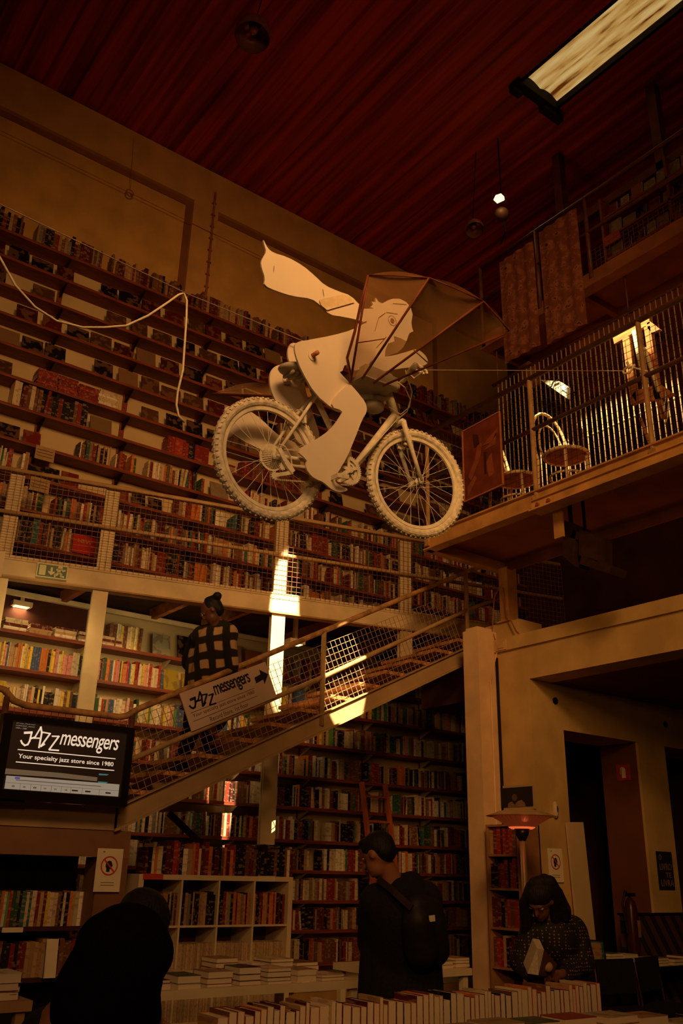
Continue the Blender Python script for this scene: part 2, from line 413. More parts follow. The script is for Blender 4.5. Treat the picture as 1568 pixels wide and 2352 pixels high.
for i, x in enumerate((2.05, 3.05, 4.07, 4.72, 5.8, 6.8)):
    y = 8.02-(x-4.07)*math.tan(R(14))
    mb = MB(); mb.box((x-.03, y+.08, 4.0), (x+.03, 9.0, 4.12))
    o = mb.build('floor_joist', RUST if i in (2, 3) else UNDER)
    tag(o, '%s steel joist under the gallery floor' % ('leftmost', 'second from left', 'third from left, rust coloured', 'fourth from left, rust coloured', 'fifth from left', 'rightmost')[i], 'joist', 'joists under the gallery')
mb = MB(); mb.box((.8, 8.94, 3.98), (9.9, 8.99, 4.03)); tag(mb.build('ledger_rail', CREAM), 'thin pale ledger strip at the back of the gallery underside', 'rail')

def column(px, py, zb, nm, up=5.08):
    p = onP(px, py, bp(0, 4), BN); s = (p-B0).dot(BD)
    t = thing('steel_column', nm, 'column', bp(s, zb), 'slim steel columns carrying the gallery')
    m = MB(); m.obox(bp(s, (zb+4.0)/2, -.09), BD*.075, BN*.008, (0, 0, (4.0-zb)/2)); m.obox(bp(s, (zb+4.0)/2, -.02), BD*.075, BN*.006, (0, 0, (4.0-zb)/2)); m.obox(bp(s, (zb+4.0)/2, -.055), BD*.005, BN*.03, (0, 0, (4.0-zb)/2))
    m.build('shaft', CREAM, t)
    m = MB(); m.obox(bp(s, (4.22+up)/2, -.05), BD*.07, BN*.03, (0, 0, (up-4.22)/2)); m.build('upper_post', CREAM, t)
    m = MB(); m.obox(bp(s, zb+.01, -.055), BD*.13, BN*.12, (0, 0, .01)); m.build('base_plate', CREAM, t)
    return s
column(2, 1320, 0, 'cream steel column at the far left edge, left of the exit sign')
column(232, 1354, 0, 'cream steel column between the exit sign and the woman in the plaid shirt')
column(641, 1406, 0, 'cream steel column struck by bright sun at the top of the arrow sign')
column(934, 1440, 3.35, 'shaded steel column at the right, behind the upper part of the stairs')

gr = thing('gallery_railing', 'pale mesh railing along the front of the gallery', 'railing', bp(0, 4.22))
mb = MB(); mb.tube([bp(S0, 5.10), bp(S1-.3, 5.10)], .027, 10); mb.build('handrail', RAILP, gr, True)
mb = MB(); mb.tube([bp(S0, 4.655), bp(S1-.3, 4.655)], .022, 10); mb.build('middle_rail', RAILP, gr, True)
mb = MB(); L_ = S1-.3-S0; mb.grid(bp(S0, 4.19, .03), BD*L_, (0, 0, .89), int(L_/.056), 16, .0024); mb.build('wire_mesh', WIRE, gr)
for k in range(3):
    pass

# exit sign on the beam
q = [onP(x, y, bp(0, 4, .0), BN) for x, y in ((86, 1293), (157, 1303), (83, 1325))]
O, A, B = q[0]+BN*.02, q[1]-q[0], q[2]-q[0]
B = Vector((0, 0, -1))*B.length
ex = thing('exit_sign', 'green running man exit sign fixed on the gallery edge beam', 'sign', O+B)
mb = MB(); mb.prism([O, O+A, O+A+B, O+B], BN*.006); mb.build('board', GLOWP, ex)
mb = MB(); m4 = lambda u, v: O+A*u+B*v+BN*.008
mb.prism([m4(.04, .08), m4(.96, .08), m4(.96, .92), m4(.04, .92)], BN*.001); mb.build('green_field', GREEN, ex)
mb = MB(); m5 = lambda u, v: O+A*u+B*v+BN*.0095
mb.prism([m5(.08, .14), m5(.29, .14), m5(.29, .86), m5(.08, .86)], BN*.001)
mb.prism([m5(.44, .24), m5(.51, .24), m5(.51, .55), m5(.58, .5), m5(.58, .62), m5(.475, .8), m5(.37, .62), m5(.37, .5), m5(.44, .55)], BN*.001)
mb.build('door_and_arrow', GLOWP, ex)
disc_on(m5(.74, .18), 0, .022, A, B, GLOWP, ex, 'man_head', .001)
strokes_on([[.028, (.73, .3), (.70, .55)], [.018, (.64, .38), (.70, .30), (.78, .28), (.84, .4), (.90, .36)], [.018, (.71, .55), (.80, .66), (.79, .80), (.88, .82)], [.018, (.70, .55), (.66, .72), (.60, .72), (.60, .86)]], O+BN*.008, A, B, .02, GLOWP, ex, 'running_man')

# ================================================================== WALL SHELVES
ZU = [8.2, 7.86, 7.5, 7.14, 6.78, 6.41, 6.07, 5.68, 5.31, 4.94, 4.57]
ZL = [3.64, 3.27, 2.88, 2.5, 2.15, 1.79, 1.47, 1.155, .85, .52]
NAMES = {}
ordn = ['topmost', 'second', 'third', 'fourth', 'fifth', 'sixth', 'seventh', 'eighth', 'ninth', 'tenth', 'eleventh']
for i, z in enumerate(ZU+ZL):
    up = i < len(ZU)
    nm = ('%s of the eleven shelves above the gallery floor' % ordn[i]) if up else ('%s of the shelves below the gallery' % ordn[i-len(ZU)])
    t = thing('wall_shelf', 'dark red wooden wall shelf, '+nm, 'shelf', (5, YS+.12, z-.035), 'shelves on the long back wall')
    mb = MB(); mb.box((.3, YS, z-.035), (10.3, YW-.012, z)); mb.build('board', REDWOOD, t)
    for k in range(10):
        x = 1.35+.97*k+(.25 if up else .1)
        mb = MB(); mb.prism([(x-.012, YS+.03, z-.036), (x-.012, YW-.012, z-.036), (x-.012, YW-.012, z-.14)], (.024, 0, 0)); mb.build('bracket', DARKMETAL if up else CREAM, t)
for k in range(10):
    x = 1.35+.97*k+.25
    mb = MB(); mb.box((x-.03, YW-.03, 4.25), (x+.03, YW-.0105, 8.16))
    tag(mb.build('shelf_upright', REDWOOD), 'dark wooden upright strip holding the upper wall shelves, %s from the left' % ordn[k].replace('topmost', 'first'), 'upright', 'uprights behind the wall shelves')
for k in range(10):
    x = 1.35+.97*k+.1
    mb = MB(); mb.box((x-.025, YW-.03, .2), (x+.025, YW-.0105, 3.95))
    tag(mb.build('shelf_upright', CREAM if k < 5 else REDWOOD), 'upright strip holding the shelves under the gallery, %s from the left' % ordn[k].replace('topmost', 'first'), 'upright', 'uprights behind the wall shelves')

# ================================================================== STAIRCASE AND LANDING
YT = 6.8
zs = lambda x: 1.88+.49*(x-2.95)
SL = Vector((1, 0, .49)).normalized(); SP = Vector((-.49, 0, 1)).normalized()
STP = mat('grey_brown_stringer_paint', (.42, .27, .13), .5, .12, 3)
st = thing('staircase', 'steel staircase with worn wooden treads climbing right from the screen landing', 'stairs', (2.95, YT, 1.7))
for y0, y1 in ((YT, YT+.05), (YT+.95, YT+1.0)):
    mb = MB(); mb.prism([(2.95, y0, 1.70), (7.35, y0, zs(7.35)-.185), (7.35, y0, zs(7.35)), (2.95, y0, 1.88)], (0, y1-y0, 0)); mb.build('stringer', STP, st)
mb = MB(); mb.prism([(2.95, YT-.03, 1.70), (7.35, YT-.03, zs(7.35)-.185), (7.35, YT-.03, zs(7.35)-.165), (2.95, YT-.03, 1.72)], (0, .04, 0)); mb.prism([(2.95, YT-.03, 1.87), (7.35, YT-.03, zs(7.35)-.01), (7.35, YT-.03, zs(7.35)), (2.95, YT-.03, 1.88)], (0, .04, 0)); mb.build('stringer_flange', STP, st)
for k in range(13):
    x = 3.0+.337*k; z = zs(x+.16)+.005
    mb = MB(); mb.box((x-.03, YT+.05, z), (x+.315, YT+.95, z+.035)); mb.build('tread', TREAD, st)
# landing
ld = thing('stair_landing', 'brown steel landing platform below the screen at the foot of the stairs', 'landing', (1.2, YT, 1.52))
mb = MB(); mb.box((-.8, YT, 1.71), (2.97, YT+1.0, 1.88)); mb.build('platform', STP, ld)
mb = MB(); mb.box((-.8, YT+.01, 1.52), (3.1, YT+.06, 1.71)); mb.build('fascia_board', mat('brown_fascia', (.24, .11, .05), .6, .12, 3), ld)
mb = MB(); mb.box((2.86, YT+.01, 0), (3.1, YT+.25, 1.52)); mb.build('panel_post', mat('brown_fascia2', (.20, .085, .038), .6, .12, 3), ld)
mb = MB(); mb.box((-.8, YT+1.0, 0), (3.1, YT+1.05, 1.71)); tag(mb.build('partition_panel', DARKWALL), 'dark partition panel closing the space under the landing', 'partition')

rl = thing('stair_railing', 'yellowed tube railing with wire mesh rising along the stairs', 'railing', (2.0, YT, 1.88))
hp = [(-.8, 2.66), (1.9, 2.66), (1.97, 2.65), (2.05, 2.58), (2.15, 2.555), (2.88, 2.555), (2.95, 2.57), (3.05, 2.64), (4.85, 3.59), (6.78, 4.60), (7.2, 4.80)]
mb = MB(); mb.tube([(x, YT, z) for x, z in hp], .026, 10); mb.build('handrail', mat('worn_handrail', (.42, .22, .08), .5, .35, 14), rl, True)
mp_ = [(3.03, 2.24), (4.86, 3.15), (6.78, 4.16), (7.3, 4.40)]
mb = MB(); mb.tube([(x, YT, z) for x, z in mp_], .022, 10); mb.build('middle_rail', RAILP, rl, True)
for x, z0, z1 in ((2.0, 1.88, 2.6), (3.0, 1.88, 2.6), (4.86, 2.70, 3.58), (6.78, 3.72, 4.6)):
    mb = MB(); mb.tube([(x, YT, z0), (x, YT, z1)], .024, 10); mb.build('post', RAILP if x > 4 else RAILD, rl, True)
o_ = Vector((3.06, YT+.03, zs(3.06)-.02))
mb = MB(); Ls = 4.1; mb.grid(o_, SL*Ls, SP*.60, int(Ls/.058), 10, .0028); mb.build('wire_mesh', WIREL, rl)
mb = MB(); mb.grid((2.02, YT+.03, 1.9), (.95, 0, 0), (0, 0, .64), 17, 11, .0022); mb.build('wire_mesh', WIRE, rl)

# ================================================================== RIGHT HAND CONCRETE STRUCTURE
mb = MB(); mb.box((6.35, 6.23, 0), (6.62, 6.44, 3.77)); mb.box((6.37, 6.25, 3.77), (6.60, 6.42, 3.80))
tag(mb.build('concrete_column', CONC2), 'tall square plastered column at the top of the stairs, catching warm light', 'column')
mb = MB()
mb.box((6.6, 5.8, 0), (6.9, 6.3, 3.23)); mb.box((6.6, -4, 3.23), (6.9, 6.42, 3.68)); mb.box((6.57, -4, 3.55), (6.62, 6.3, 3.68))
mb.box((6.66, 5.95, 3.68), (7.0, 6.42, 3.87))
mb.box((6.9, 5.8, 2.79), (10.4, 6.3, 3.23)); mb.box((6.9, 5.8, 0), (7.05, 6.1, 2.79))
mb.box((8.22, 5.8, 0), (8.69, 5.83, 2.79))
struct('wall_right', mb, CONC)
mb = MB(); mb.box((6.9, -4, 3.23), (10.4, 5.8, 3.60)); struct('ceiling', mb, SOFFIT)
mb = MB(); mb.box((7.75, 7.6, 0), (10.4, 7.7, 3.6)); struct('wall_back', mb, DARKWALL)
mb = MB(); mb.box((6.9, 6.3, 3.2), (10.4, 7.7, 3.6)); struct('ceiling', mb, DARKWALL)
for x, z, k in ((6.95, 3.06, 'left'), (8.75, 3.03, 'right')):
    mb = MB(); mb.lathe([(0, .0), (.035, 0), (.035, .01), (0, .01)], (x, 5.79, z), (0, 1, 0), 14); tag(mb.build('drill_hole', BLACK), 'dark round hole high in the concrete lintel, %s one' % k, 'hole')
mb = MB(); mb.prism([onX(1133, 1538, 6.59), onX(1146, 1538, 6.59)-Vector((0, .0, 0)), onX(1146, 1536, 6.59), onX(1133, 1536, 6.59)], (.01, 0, 0))
mb = MB(); mb.box((6.585, 6.20, .3), (6.60, 6.228, 3.5)); tag(mb.build('expansion_gap', BLACK), 'dark narrow joint between the plastered column and the concrete pier', 'gap')
mb = MB(); mb.box((8.22, 5.831, 0), (8.69, 6.28, 2.79)); struct('wall_right', mb, mat('shaded_jamb_tone', (.15, .045, .018), .8, .15, 3))  # shade on the jamb is put into a darker base colour
# conduit on the column
mb = MB(); mb.tube([(6.50, 6.22, 3.25), (6.50, 6.22, .2)], .012, 8); mb.tube([(6.6, 6.2, 3.6), (6.53, 6.2, 3.4), (6.50, 6.21, 3.22)], .007, 6)
tag(mb.build('conduit', CONC2, smooth=True), 'thin vertical conduit running down the plastered column', 'conduit')
mb = MB(); mb.box((6.56, 6.05, 3.56), (6.57, 6.19, 3.66)); mb.box((6.552, 6.075, 3.58), (6.56, 6.165, 3.64)); tag(mb.build('junction_box', CONC), 'small square junction plate on the end of the concrete ledge', 'junction box')

# ================================================================== BRIDGE (upper right walkway)
BX = 5.71; BZ = 4.47; BY = 6.28
bb = thing('steel_bridge', 'rust streaked steel walkway bridge crossing at the upper right', 'bridge', (BX, BY, BZ))
mb = MB(); mb.box((BX, -3, BZ), (BX+.02, BY, BZ+.15)); mb.box((BX-.04, -3, BZ-.012), (BX+.08, BY, BZ)); mb.box((BX-.03, -3, BZ+.15), (BX+.05, BY, BZ+.165)); mb.build('edge_beam', BRPAINT, bb)
mb = MB(); mb.box((BX, BY-.02, BZ), (6.85, BY, BZ+.15)); mb.box((BX, BY-.06, BZ-.012), (6.85, BY+.03, BZ)); mb.build('end_beam', BRPAINT, bb)
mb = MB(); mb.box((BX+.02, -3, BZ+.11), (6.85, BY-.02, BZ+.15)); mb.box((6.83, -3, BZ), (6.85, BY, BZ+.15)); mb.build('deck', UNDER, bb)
# second deeper beam from the bolted splice onwards
mb = MB(); mb.box((BX-.10, -3, BZ-.06), (BX-.06, 4.80, BZ+.02)); mb.box((BX-.14, -3, BZ-.075), (BX+.02, 4.80, BZ-.06)); mb.box((BX-.12, -3, BZ+.02), (BX+.0, 4.78, BZ+.032)); mb.build('lower_beam', BRPAINT, bb)
for y in (4.72, 4.60):
    mb = MB(); mb.lathe([(0, 0), (.017, 0), (.017, .02), (0, .02)], (BX-.10, y, BZ-.025), (-1, 0, 0), 8); mb.build('bolt', RUST, bb)
mb = MB(); mb.box((BX+.08, 4.62, BZ-.30), (BX+.10, 4.72, BZ-.03)); mb.build('bracket_plate', BRPAINT, bb)
# steel post carrying the bridge
mb = MB(); mb.box((6.66, 6.08, 3.87), (6.67, 6.20, BZ-.012)); mb.box((6.79, 6.08, 3.87), (6.80, 6.20, BZ-.012)); mb.box((6.67, 6.13, 3.87), (6.79, 6.145, BZ-.012)); mb.box((6.63, 6.05, 3.87), (6.84, 6.22, 3.885))
tag(mb.build('steel_stub_column', BRPAINT), 'short steel post standing on the concrete block and carrying the bridge corner', 'column')

br = thing('bridge_railing', 'brown tube railing with wire mesh on the near side of the bridge', 'railing', (BX, 3, BZ+.16))
mb = MB(); mb.tube([(BX, BY, 5.76), (BX, -3, 5.84)], .026, 10); mb.build('handrail', RAILD, br, True)
mb = MB(); mb.tube([(BX, BY, 5.23), (BX, -3, 5.30)], .02, 10); mb.build('middle_rail', RAILD, br, True)
for y in (6.24, 4.82, 3.62, 2.4, 1.2):
    mb = MB(); mb.tube([(BX, y, BZ+.1), (BX, y, 5.77)], .022, 10); mb.box((BX-.03, y-.025, BZ+.03), (BX+.02, y+.025, BZ+.12)); mb.build('post', mat('bridge_post_paint', (.40, .22, .09), .45, .2, 10), br)
mb = MB(); mb.grid((BX+.035, .6, BZ+.17), (0, 5.66, 0), (0, 0, 1.05), 96, 17, .0022); mb.build('wire_mesh', WIRED, br)
# far side railing: close vertical bars
fr = thing('bar_screen', 'tall screen of sunlit vertical rods along the far side of the bridge', 'screen', (6.8, 3, BZ+.16))
mb = MB(); mb.tube([(6.8, BY, 6.76), (6.8, -1, 6.76)], .02, 8); mb.build('top_rail', RAILD, fr, True)
for y_ in (6.2, 4.4, 2.6, .8): mb = MB(); mb.tube([(6.8, y_, 6.7), (6.8, y_, 7.34)], .012, 6); mb.build('hanger', RAILD, fr, True)
mb = MB(); mb.tube([(6.8, BY, 4.70), (6.8, -1, 4.70)], .015, 8); mb.build('bottom_rail', RAILD, fr, True)
BAL = mat('glossy_baluster', (.62, .44, .22), .35, .1, 8)
for k in range(84):
    y = 6.2-k*.062
    mb = MB(); mb.tube([(6.8, y, 4.66), (6.8, y, 6.76)], .0070, 6); mb.tube([(6.8, y, 5.60), (6.8, y, 5.62)], .009, 6)
    if k == 0: b0 = mb.build('baluster', BAL, fr, True)
    else:
        c = b0.copy(); COL.objects.link(c); c.parent = fr; c.location = (0, -k*.062, 0)
# ================================================================== THIRD LEVEL (top right)
TX = 6.67
tl = thing('upper_floor_edge', 'shadowed top floor platform at the upper right with beams under it', 'platform', (TX, 4, 7.2))
mb = MB(); mb.box((TX, -3, 7.20), (TX+.03, 6.3, 7.38)); mb.box((TX-.04, -3, 7.185), (TX+.1, 6.3, 7.20)); mb.build('edge_beam', mat('top_floor_beam', (.30, .11, .04), .6, .2, 4), tl)
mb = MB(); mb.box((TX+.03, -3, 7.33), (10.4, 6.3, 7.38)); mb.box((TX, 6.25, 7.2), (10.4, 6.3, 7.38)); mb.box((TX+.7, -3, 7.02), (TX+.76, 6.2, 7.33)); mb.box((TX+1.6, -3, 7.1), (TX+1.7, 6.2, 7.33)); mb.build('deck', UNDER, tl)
for y in (1.5, 3.2, 4.9): 
    mb = MB(); mb.box((TX+.03, y, 7.24), (10.4, y+.06, 7.33)); mb.build('cross_beam', UNDER, tl)
mb = MB(); mb.box((TX+.6, 6.12, 6.95), (TX+.8, 6.28, 7.2)); mb.build('beam_shoe', BRPAINT, tl)
tr = thing('upper_railing', 'dark tube railing with wire mesh on the top floor', 'railing', (TX, 3, 7.38))
for z in (8.35, 7.88):
    mb = MB(); mb.tube([(TX, 6.3, z), (TX, -1, z)], .022, 8); mb.build('rail', RAILD, tr, True)
for y in (6.28, 5.4, 4.7, 3.3, 2.1):
    mb = MB(); mb.tube([(TX, y, 7.3), (TX, y, 8.36)], .024, 8); mb.build('post', RAILD, tr, True)
mb = MB(); mb.grid((TX+.02, .8, 7.38), (0, 3.9, 0), (0, 0, .26), 66, 5, .0024); mb.build('wire_mesh', WIRE, tr)
mb = MB(); mb.box((9.6, -3, 7.38), (9.7, 6.2, ZC)); struct('wall_right', mb, mat('dark_board_wall', (.10, .02, .01), .7, .3, 4))
mb = MB()
for y in (5.9, 4.4, 2.9, 1.4): mb.box((7.9, y, 7.38), (8.02, y+.12, ZC))
mb.box((7.9, -2, 9.3), (8.0, 6.0, 9.42)); 
tag(mb.build('timber_frame', mat('dark_timber', (.14, .035, .018), .7, .3, 5)), 'dark timber post and beam frame under the roof at the upper right', 'frame')
mb = MB(); mb.box((1.2, 9.21, 3.66), (3.42, 9.235, 4.10)); tag(mb.build('backing_board', mat('maroon_backing', (.07, .016, .008), .8, .2, 4)), 'dark maroon backing board above the highest shelf under the gallery at far left', 'board')

# ================================================================== FLYING BICYCLE
MO = Vector((2.21648, 3.64345, 3.45883))
MM = Matrix(((0.98940, -0.14499, 0.00787), (-0.00070, -0.05895, -0.99826), (0.14521, 0.98768, -0.05842)))
U_, V_, N_ = MM.col[0].copy(), MM.col[1].copy(), MM.col[2].copy()
def G(u, v, n=0): return MO+U_*u+V_*v+N_*n
def Q(px, py, n=0): return onP(px, py, MO+N_*n, N_)
bk = thing('bicycle', 'white painted bicycle hanging in mid air under the white cutout rider', 'bicycle', MO)
def wheel(c, steer=0.0):
    Au = (Matrix.Rotation(steer, 3, V_) @ U_); An = (Matrix.Rotation(steer, 3, V_) @ N_); Av = V_
    P = lambda t, r, n=0: c+Au*(math.cos(t)*r)+Av*(math.sin(t)*r)+An*n
    mb = MB(); k = 72; prof = [(.266, .010), (.284, .012), (.284, .006), (.276, 0), (.284, -.006), (.284, -.012), (.266, -.010), (.262, 0)]
    vs = [P(2*math.pi*i/k, r, n) for i in range(k) for r, n in prof]; m_ = len(prof)
    mb.add(vs, [(i*m_+j, ((i+1) % k)*m_+j, ((i+1) % k)*m_+(j+1) % m_, i*m_+(j+1) % m_) for i in range(k) for j in range(m_)])
    wh = mb.build('wheel', BIKE, bk, False)
    mb = MB(); mb.tube([P(2*math.pi*i/k, .309) for i in range(k)], .0255, 12, closed=True)
    for i in range(64):
        t = 2*math.pi*i/64
        for sd in (-1, 1):
            tt = t+(.02 if sd > 0 else 0); a = .9*sd
            d = (P(tt, 1)-c); rad = d*math.cos(a)+An*math.sin(a); tan = (-Au*math.sin(tt)+Av*math.cos(tt)); oth = rad.cross(tan)
            mb.obox(P(tt, .309)+rad*.027, tan*.006, oth*.007, rad*.0035)
        d = P(t, 1)-c; tan = (-Au*math.sin(t)+Av*math.cos(t))
        mb.obox(P(t, .309)+d*.0265, (tan*.7+An*.7)*.004, (An*.7-tan*.7)*.011, d*.004)
    mb.build('tyre', TYRE, wh)
    mb = MB(); mb.lathe([(0, -.055), (.006, -.055), (.006, -.034), (.024, -.032), (.024, -.028), (.012, -.025), (.012, .025), (.024, .028), (.024, .032), (.006, .034), (.006, .06), (0, .06)], c, An, 16); mb.build('hub', BIKE, wh, True)
    for i in range(28):
        t = 2*math.pi*i/28; sd = .03 if i % 2 else -.03; ho = t+(1.1 if (i//2) % 2 else -1.1)
        mb = MB(); mb.tube([P(ho, .021, sd), P(t, .268, 0)], .0013, 5); mb.build('spoke', BIKE, wh)
    return P
FH = G(1.0366, 0)
Pr = wheel(G(0, 0)); Pf = wheel(FH, -.1758)
# frame
sc_, bbp, ht, hb = Q(723, 908), Q(806, 1083, .0), Q(893, 905), Q(912, 966)
mb = MB()
mb.tube([sc_+(sc_-bbp)*.08, bbp], .0165, 12); mb.tube([hb+(ht-hb)*.25, bbp], .0215, 12); mb.tube([ht-(ht-hb)*.15, sc_], .0165, 12)
mb.tube([ht+(ht-hb)*.05, hb], .022, 12)
for n in (-.062, .062):
    mb.tube([sc_+N_*n*.3, G(0, .01, n*.95)+(sc_-G(0, 0))*.62+N_*0, G(.0, .0, n)], .0095, 8)
    mb.tube([bbp+N_*n*.6, bbp*.8+G(0, 0)*.2+N_*n*.8, G(.0, 0, n)], .011, 8)
mb.obox(bbp, U_*.022, V_*.022, N_*.034)
for n in (-.062, .062): mb.obox(G(0, -.005, n), U_*.022, V_*.018, N_*.003)
mb.build('frame', BIKE, bk, True)
# fork
An = Matrix.Rotation(-.1758, 3, V_) @ N_; Au2 = Matrix.Rotation(-.1758, 3, V_) @ U_
cr = hb-(ht-hb)*.12
mb = MB(); mb.tube([hb+(ht-hb)*.1, cr], .019, 10); mb.tube([cr-An*.055, cr+An*.055], .016, 10)
for n in (-.058, .058):
    mb.tube([cr+An*n, cr+An*n+(FH-cr)*.30+Au2*-.004, FH+An*n+(cr-FH)*.35, FH+An*n+Au2*.0], .0165, 10, r2=.011)
    mb.obox(FH+An*n, Au2*.016, V_*.02, An*.004)
mb.build('fork', BIKE, bk, True)
# brakes
for c_, ax in ((cr+(FH-cr)*.33, An), (G(.0, .0)+(sc_-G(0, 0))*.60, N_)):
    mb = MB()
    for n in (-.05, .05):
        mb.obox(c_+ax*n+(U_*.012), U_*.008, (V_*.035), ax*.008); mb.obox(c_+ax*n*.75-V_*.02, U_*.028, V_*.007, ax*.006); mb.tube([c_+ax*n+V_*.035, c_+V_*.055], .004, 6)
    mb.build('brake', BIKE, bk)
# saddle, seatpost
stp = sc_+(sc_-bbp)*.22; sa = Q(690, 872)
mb = MB(); mb.tube([sc_, stp], .0135, 10); mb.build('seatpost', BIKE, bk, True)
mb = MB(); mb.ellip(stp+U_*-.06+V_*.035, .12, .035, .085, Matrix((U_, V_, N_)).transposed()); mb.ellip(stp+U_*.06+V_*.035, .11, .022, .03, Matrix((U_, V_, N_)).transposed())
mb.tube([stp+U_*-.1+N_*.02+V_*.02, stp+U_*.1+N_*.02+V_*.02], .004, 6); mb.tube([stp+U_*-.1-N_*.02+V_*.02, stp+U_*.1-N_*.02+V_*.02], .004, 6)
for k in range(5): mb.obox(stp+U_*(-.12+k*.03)+V_*.0, U_*.008, V_*.008, N_*.05)
mb.build('saddle', GREYB, bk, True)
# crankset
CC = Q(801, 1080, .065)
def cogwheel(mb, c, r, teeth, th, ax, rin=0.0):
    a = U_; b = V_; n = teeth*4; vs = []
    for sd in (-th/2, th/2):
        for i in range(n):
            t = 2*math.pi*i/n; rr = r+(.004 if i % 4 in (1, 2) else -.003)
            vs.append(c+a*math.cos(t)*rr+b*math.sin(t)*rr+ax*sd)
        for i in range(n):
            t = 2*math.pi*i/n; vs.append(c+a*math.cos(t)*rin+b*math.sin(t)*rin+ax*sd)
    fs = []
    for i in range(n):
        j = (i+1) % n; fs += [(i, j, n+j, n+i), (2*n+i, 3*n+i, 3*n+j, 2*n+j), (i, 2*n+i, 2*n+j, j), (n+i, n+j, 3*n+j, 3*n+i)]
    mb.add(vs, fs)
mb = MB(); cogwheel(mb, CC, .083, 44, .004, N_, .060); cogwheel(mb, CC-N_*.010, .064, 34, .003, N_, .045)
for k in range(5):
    t = 2*math.pi*k/5+.3; mb.bar(CC, CC+(U_*math.cos(t)+V_*math.sin(t))*.066, .016, .006, up=N_)
mb.lathe([(0, -.03), (.02, -.03), (.02, .015), (0, .015)], CC, N_, 16); mb.build('chainring', BIKE, bk)
pe = Q(766, 1103, .10)
mb = MB(); mb.bar(CC+N_*.012, pe, .022, .012, up=N_); mb.bar(CC-N_*.13, CC-N_*.13+(CC-pe)+N_*.03, .022, .012, up=N_); mb.tube([CC, CC-N_*.13], .012, 8); mb.build('crank_arm', BIKE, bk)
for c_, s_ in ((pe, 1), (CC*2-pe-N_*.2, -1)):
    mb = MB(); mb.tube([c_, c_+N_*.09*s_], .006, 8)
    for dn in (.015, .085): mb.obox(c_+N_*dn*s_, U_*.038, V_*.012, N_*.003)
    for du in (-.036, .036): mb.obox(c_+N_*.05*s_+U_*du, U_*.003, V_*.012, N_*.036)
    mb.build('pedal', BIKE, bk)
# cassette, derailleur, chain
mb = MB()
for k in range(7): cogwheel(mb, G(0, 0, .026+k*.0048), .058-.0052*k, 30-2*k, .002, N_, .015)
mb.lathe([(.016, .020), (.075, .020), (.075, .022), (.016, .022)], G(0, 0), N_, 32)
mb.build('cassette', BIKE, bk)
d1, d2 = Q(655, 1060, .075), Q(672, 1085, .075); d3 = Q(630, 1092, .06)
mb = MB(); mb.bar(Q(640, 1030, .07), d1, .026, .012, up=N_); mb.bar(d1, d2, .030, .016, up=N_); mb.bar(d2, d3, .020, .008, up=N_)
cogwheel(mb, d3, .020, 11, .006, N_); cogwheel(mb, Q(648, 1072, .06), .018, 11, .006, N_); mb.tube([Q(640, 1020, .08), Q(655, 1026, .085), Q(668, 1050, .08), d2], .004, 6); mb.build('derailleur', BIKE, bk)
a_, b_ = G(.015, .045, .045), CC+V_*.085-N_*.006; c2_, d2_ = d3-V_*.022, CC-V_*.085-N_*.006
for p, q_ in ((a_, b_), (c2_, d2_)):
    mb = MB(); nk = int((q_-p).length/.0127)
    for k in range(nk):
        c_ = p+(q_-p)*(k+.5)/nk; d_ = (q_-p).normalized(); mb.obox(c_, d_*.0052, d_.cross(N_)*.004, N_*(.0038 if k % 2 else .0026))
    mb.build('chain_run', GREYB, bk)
# stem, handlebar, grips, levers, cables
st_ = ht+(ht-hb)*.22; hc = st_+U_*.075+V_*.03
mb = MB(); mb.tube([ht, st_], .014, 8); mb.tube([st_, hc], .017, 8); mb.tube([hc-An*.28-U_*.05, hc-An*.1, hc, hc+An*.1, hc+An*.28-U_*.05], .012, 10); mb.build('handlebar', BIKE, bk, True)
for s_ in (-1, 1):
    mb = MB(); e0 = hc+An*.18*s_-U_*.03; e1 = hc+An*.30*s_-U_*.055; mb.tube([e0, e1], .018, 10); mb.tube([e0, e0+U_*.05-V_*.02, e1+U_*.05-V_*.03], .007, 6); mb.build('grip', BIKE, bk, True)
mb = MB()
mb.tube([Q(903, 870, .1), Q(930, 890, .15), Q(942, 918, .12), Q(935, 945, .05), Q(910, 965, .03)], .0035, 6)
mb.tube([Q(930, 850, .2), Q(946, 900, .15), Q(940, 935, .08), Q(920, 952, .03), Q(893, 935, .03)], .0035, 6)
mb.tube([Q(910, 965, .04), Q(870, 1010, .035), Q(820, 1065, .035)], .0028, 6); mb.tube([Q(880, 985, -.03), Q(830, 1050, -.03)], .0028, 6)
mb.build('cable', BIKE, bk, True)

# ---- rider of white board
fg = thing('cyclist_figure', 'flat white cut-out rider with shaggy hair and long beard sitting on the flying bicycle', 'figure', Q(717, 817, .05))
def c5(l): return [(470+x*.4528, 520+y*.4528) for x, y in l]
def c6(l): return [(780+x*.2551, 620+y*.2551) for x, y in l]
def smooth(l, it=2):
    for _ in range(it):
        l2 = []
        for i in range(len(l)):
            a, b = l[i], l[(i+1) % len(l)]
            l2 += [(a[0]*.75+b[0]*.25, a[1]*.75+b[1]*.25), (a[0]*.25+b[0]*.75, a[1]*.25+b[1]*.75)]
        l = l2
    return l
def board(name, l, n, m=SHEET, th=.012, it=2, par=None):
    mb = MB(); mb.prism([Q(x, y, n) for x, y in smooth(l, it)], -N_*th)
    o = mb.build(name, m, par or fg)
    return o
calf = c5([(735, 795), (765, 835), (800, 870), (820, 905), (823, 940), (798, 980), (760, 1080), (722, 1170), (668, 1262), (648, 1270), (660, 1295), (700, 1322), (722, 1328), (724, 1342), (680, 1350), (640, 1332), (600, 1295), (570, 1285), (540, 1265), (515, 1230), (513, 1198), (522, 1188), (463, 1134), (560, 1085), (640, 1030), (688, 965), (702, 935), (640, 915), (660, 860)])
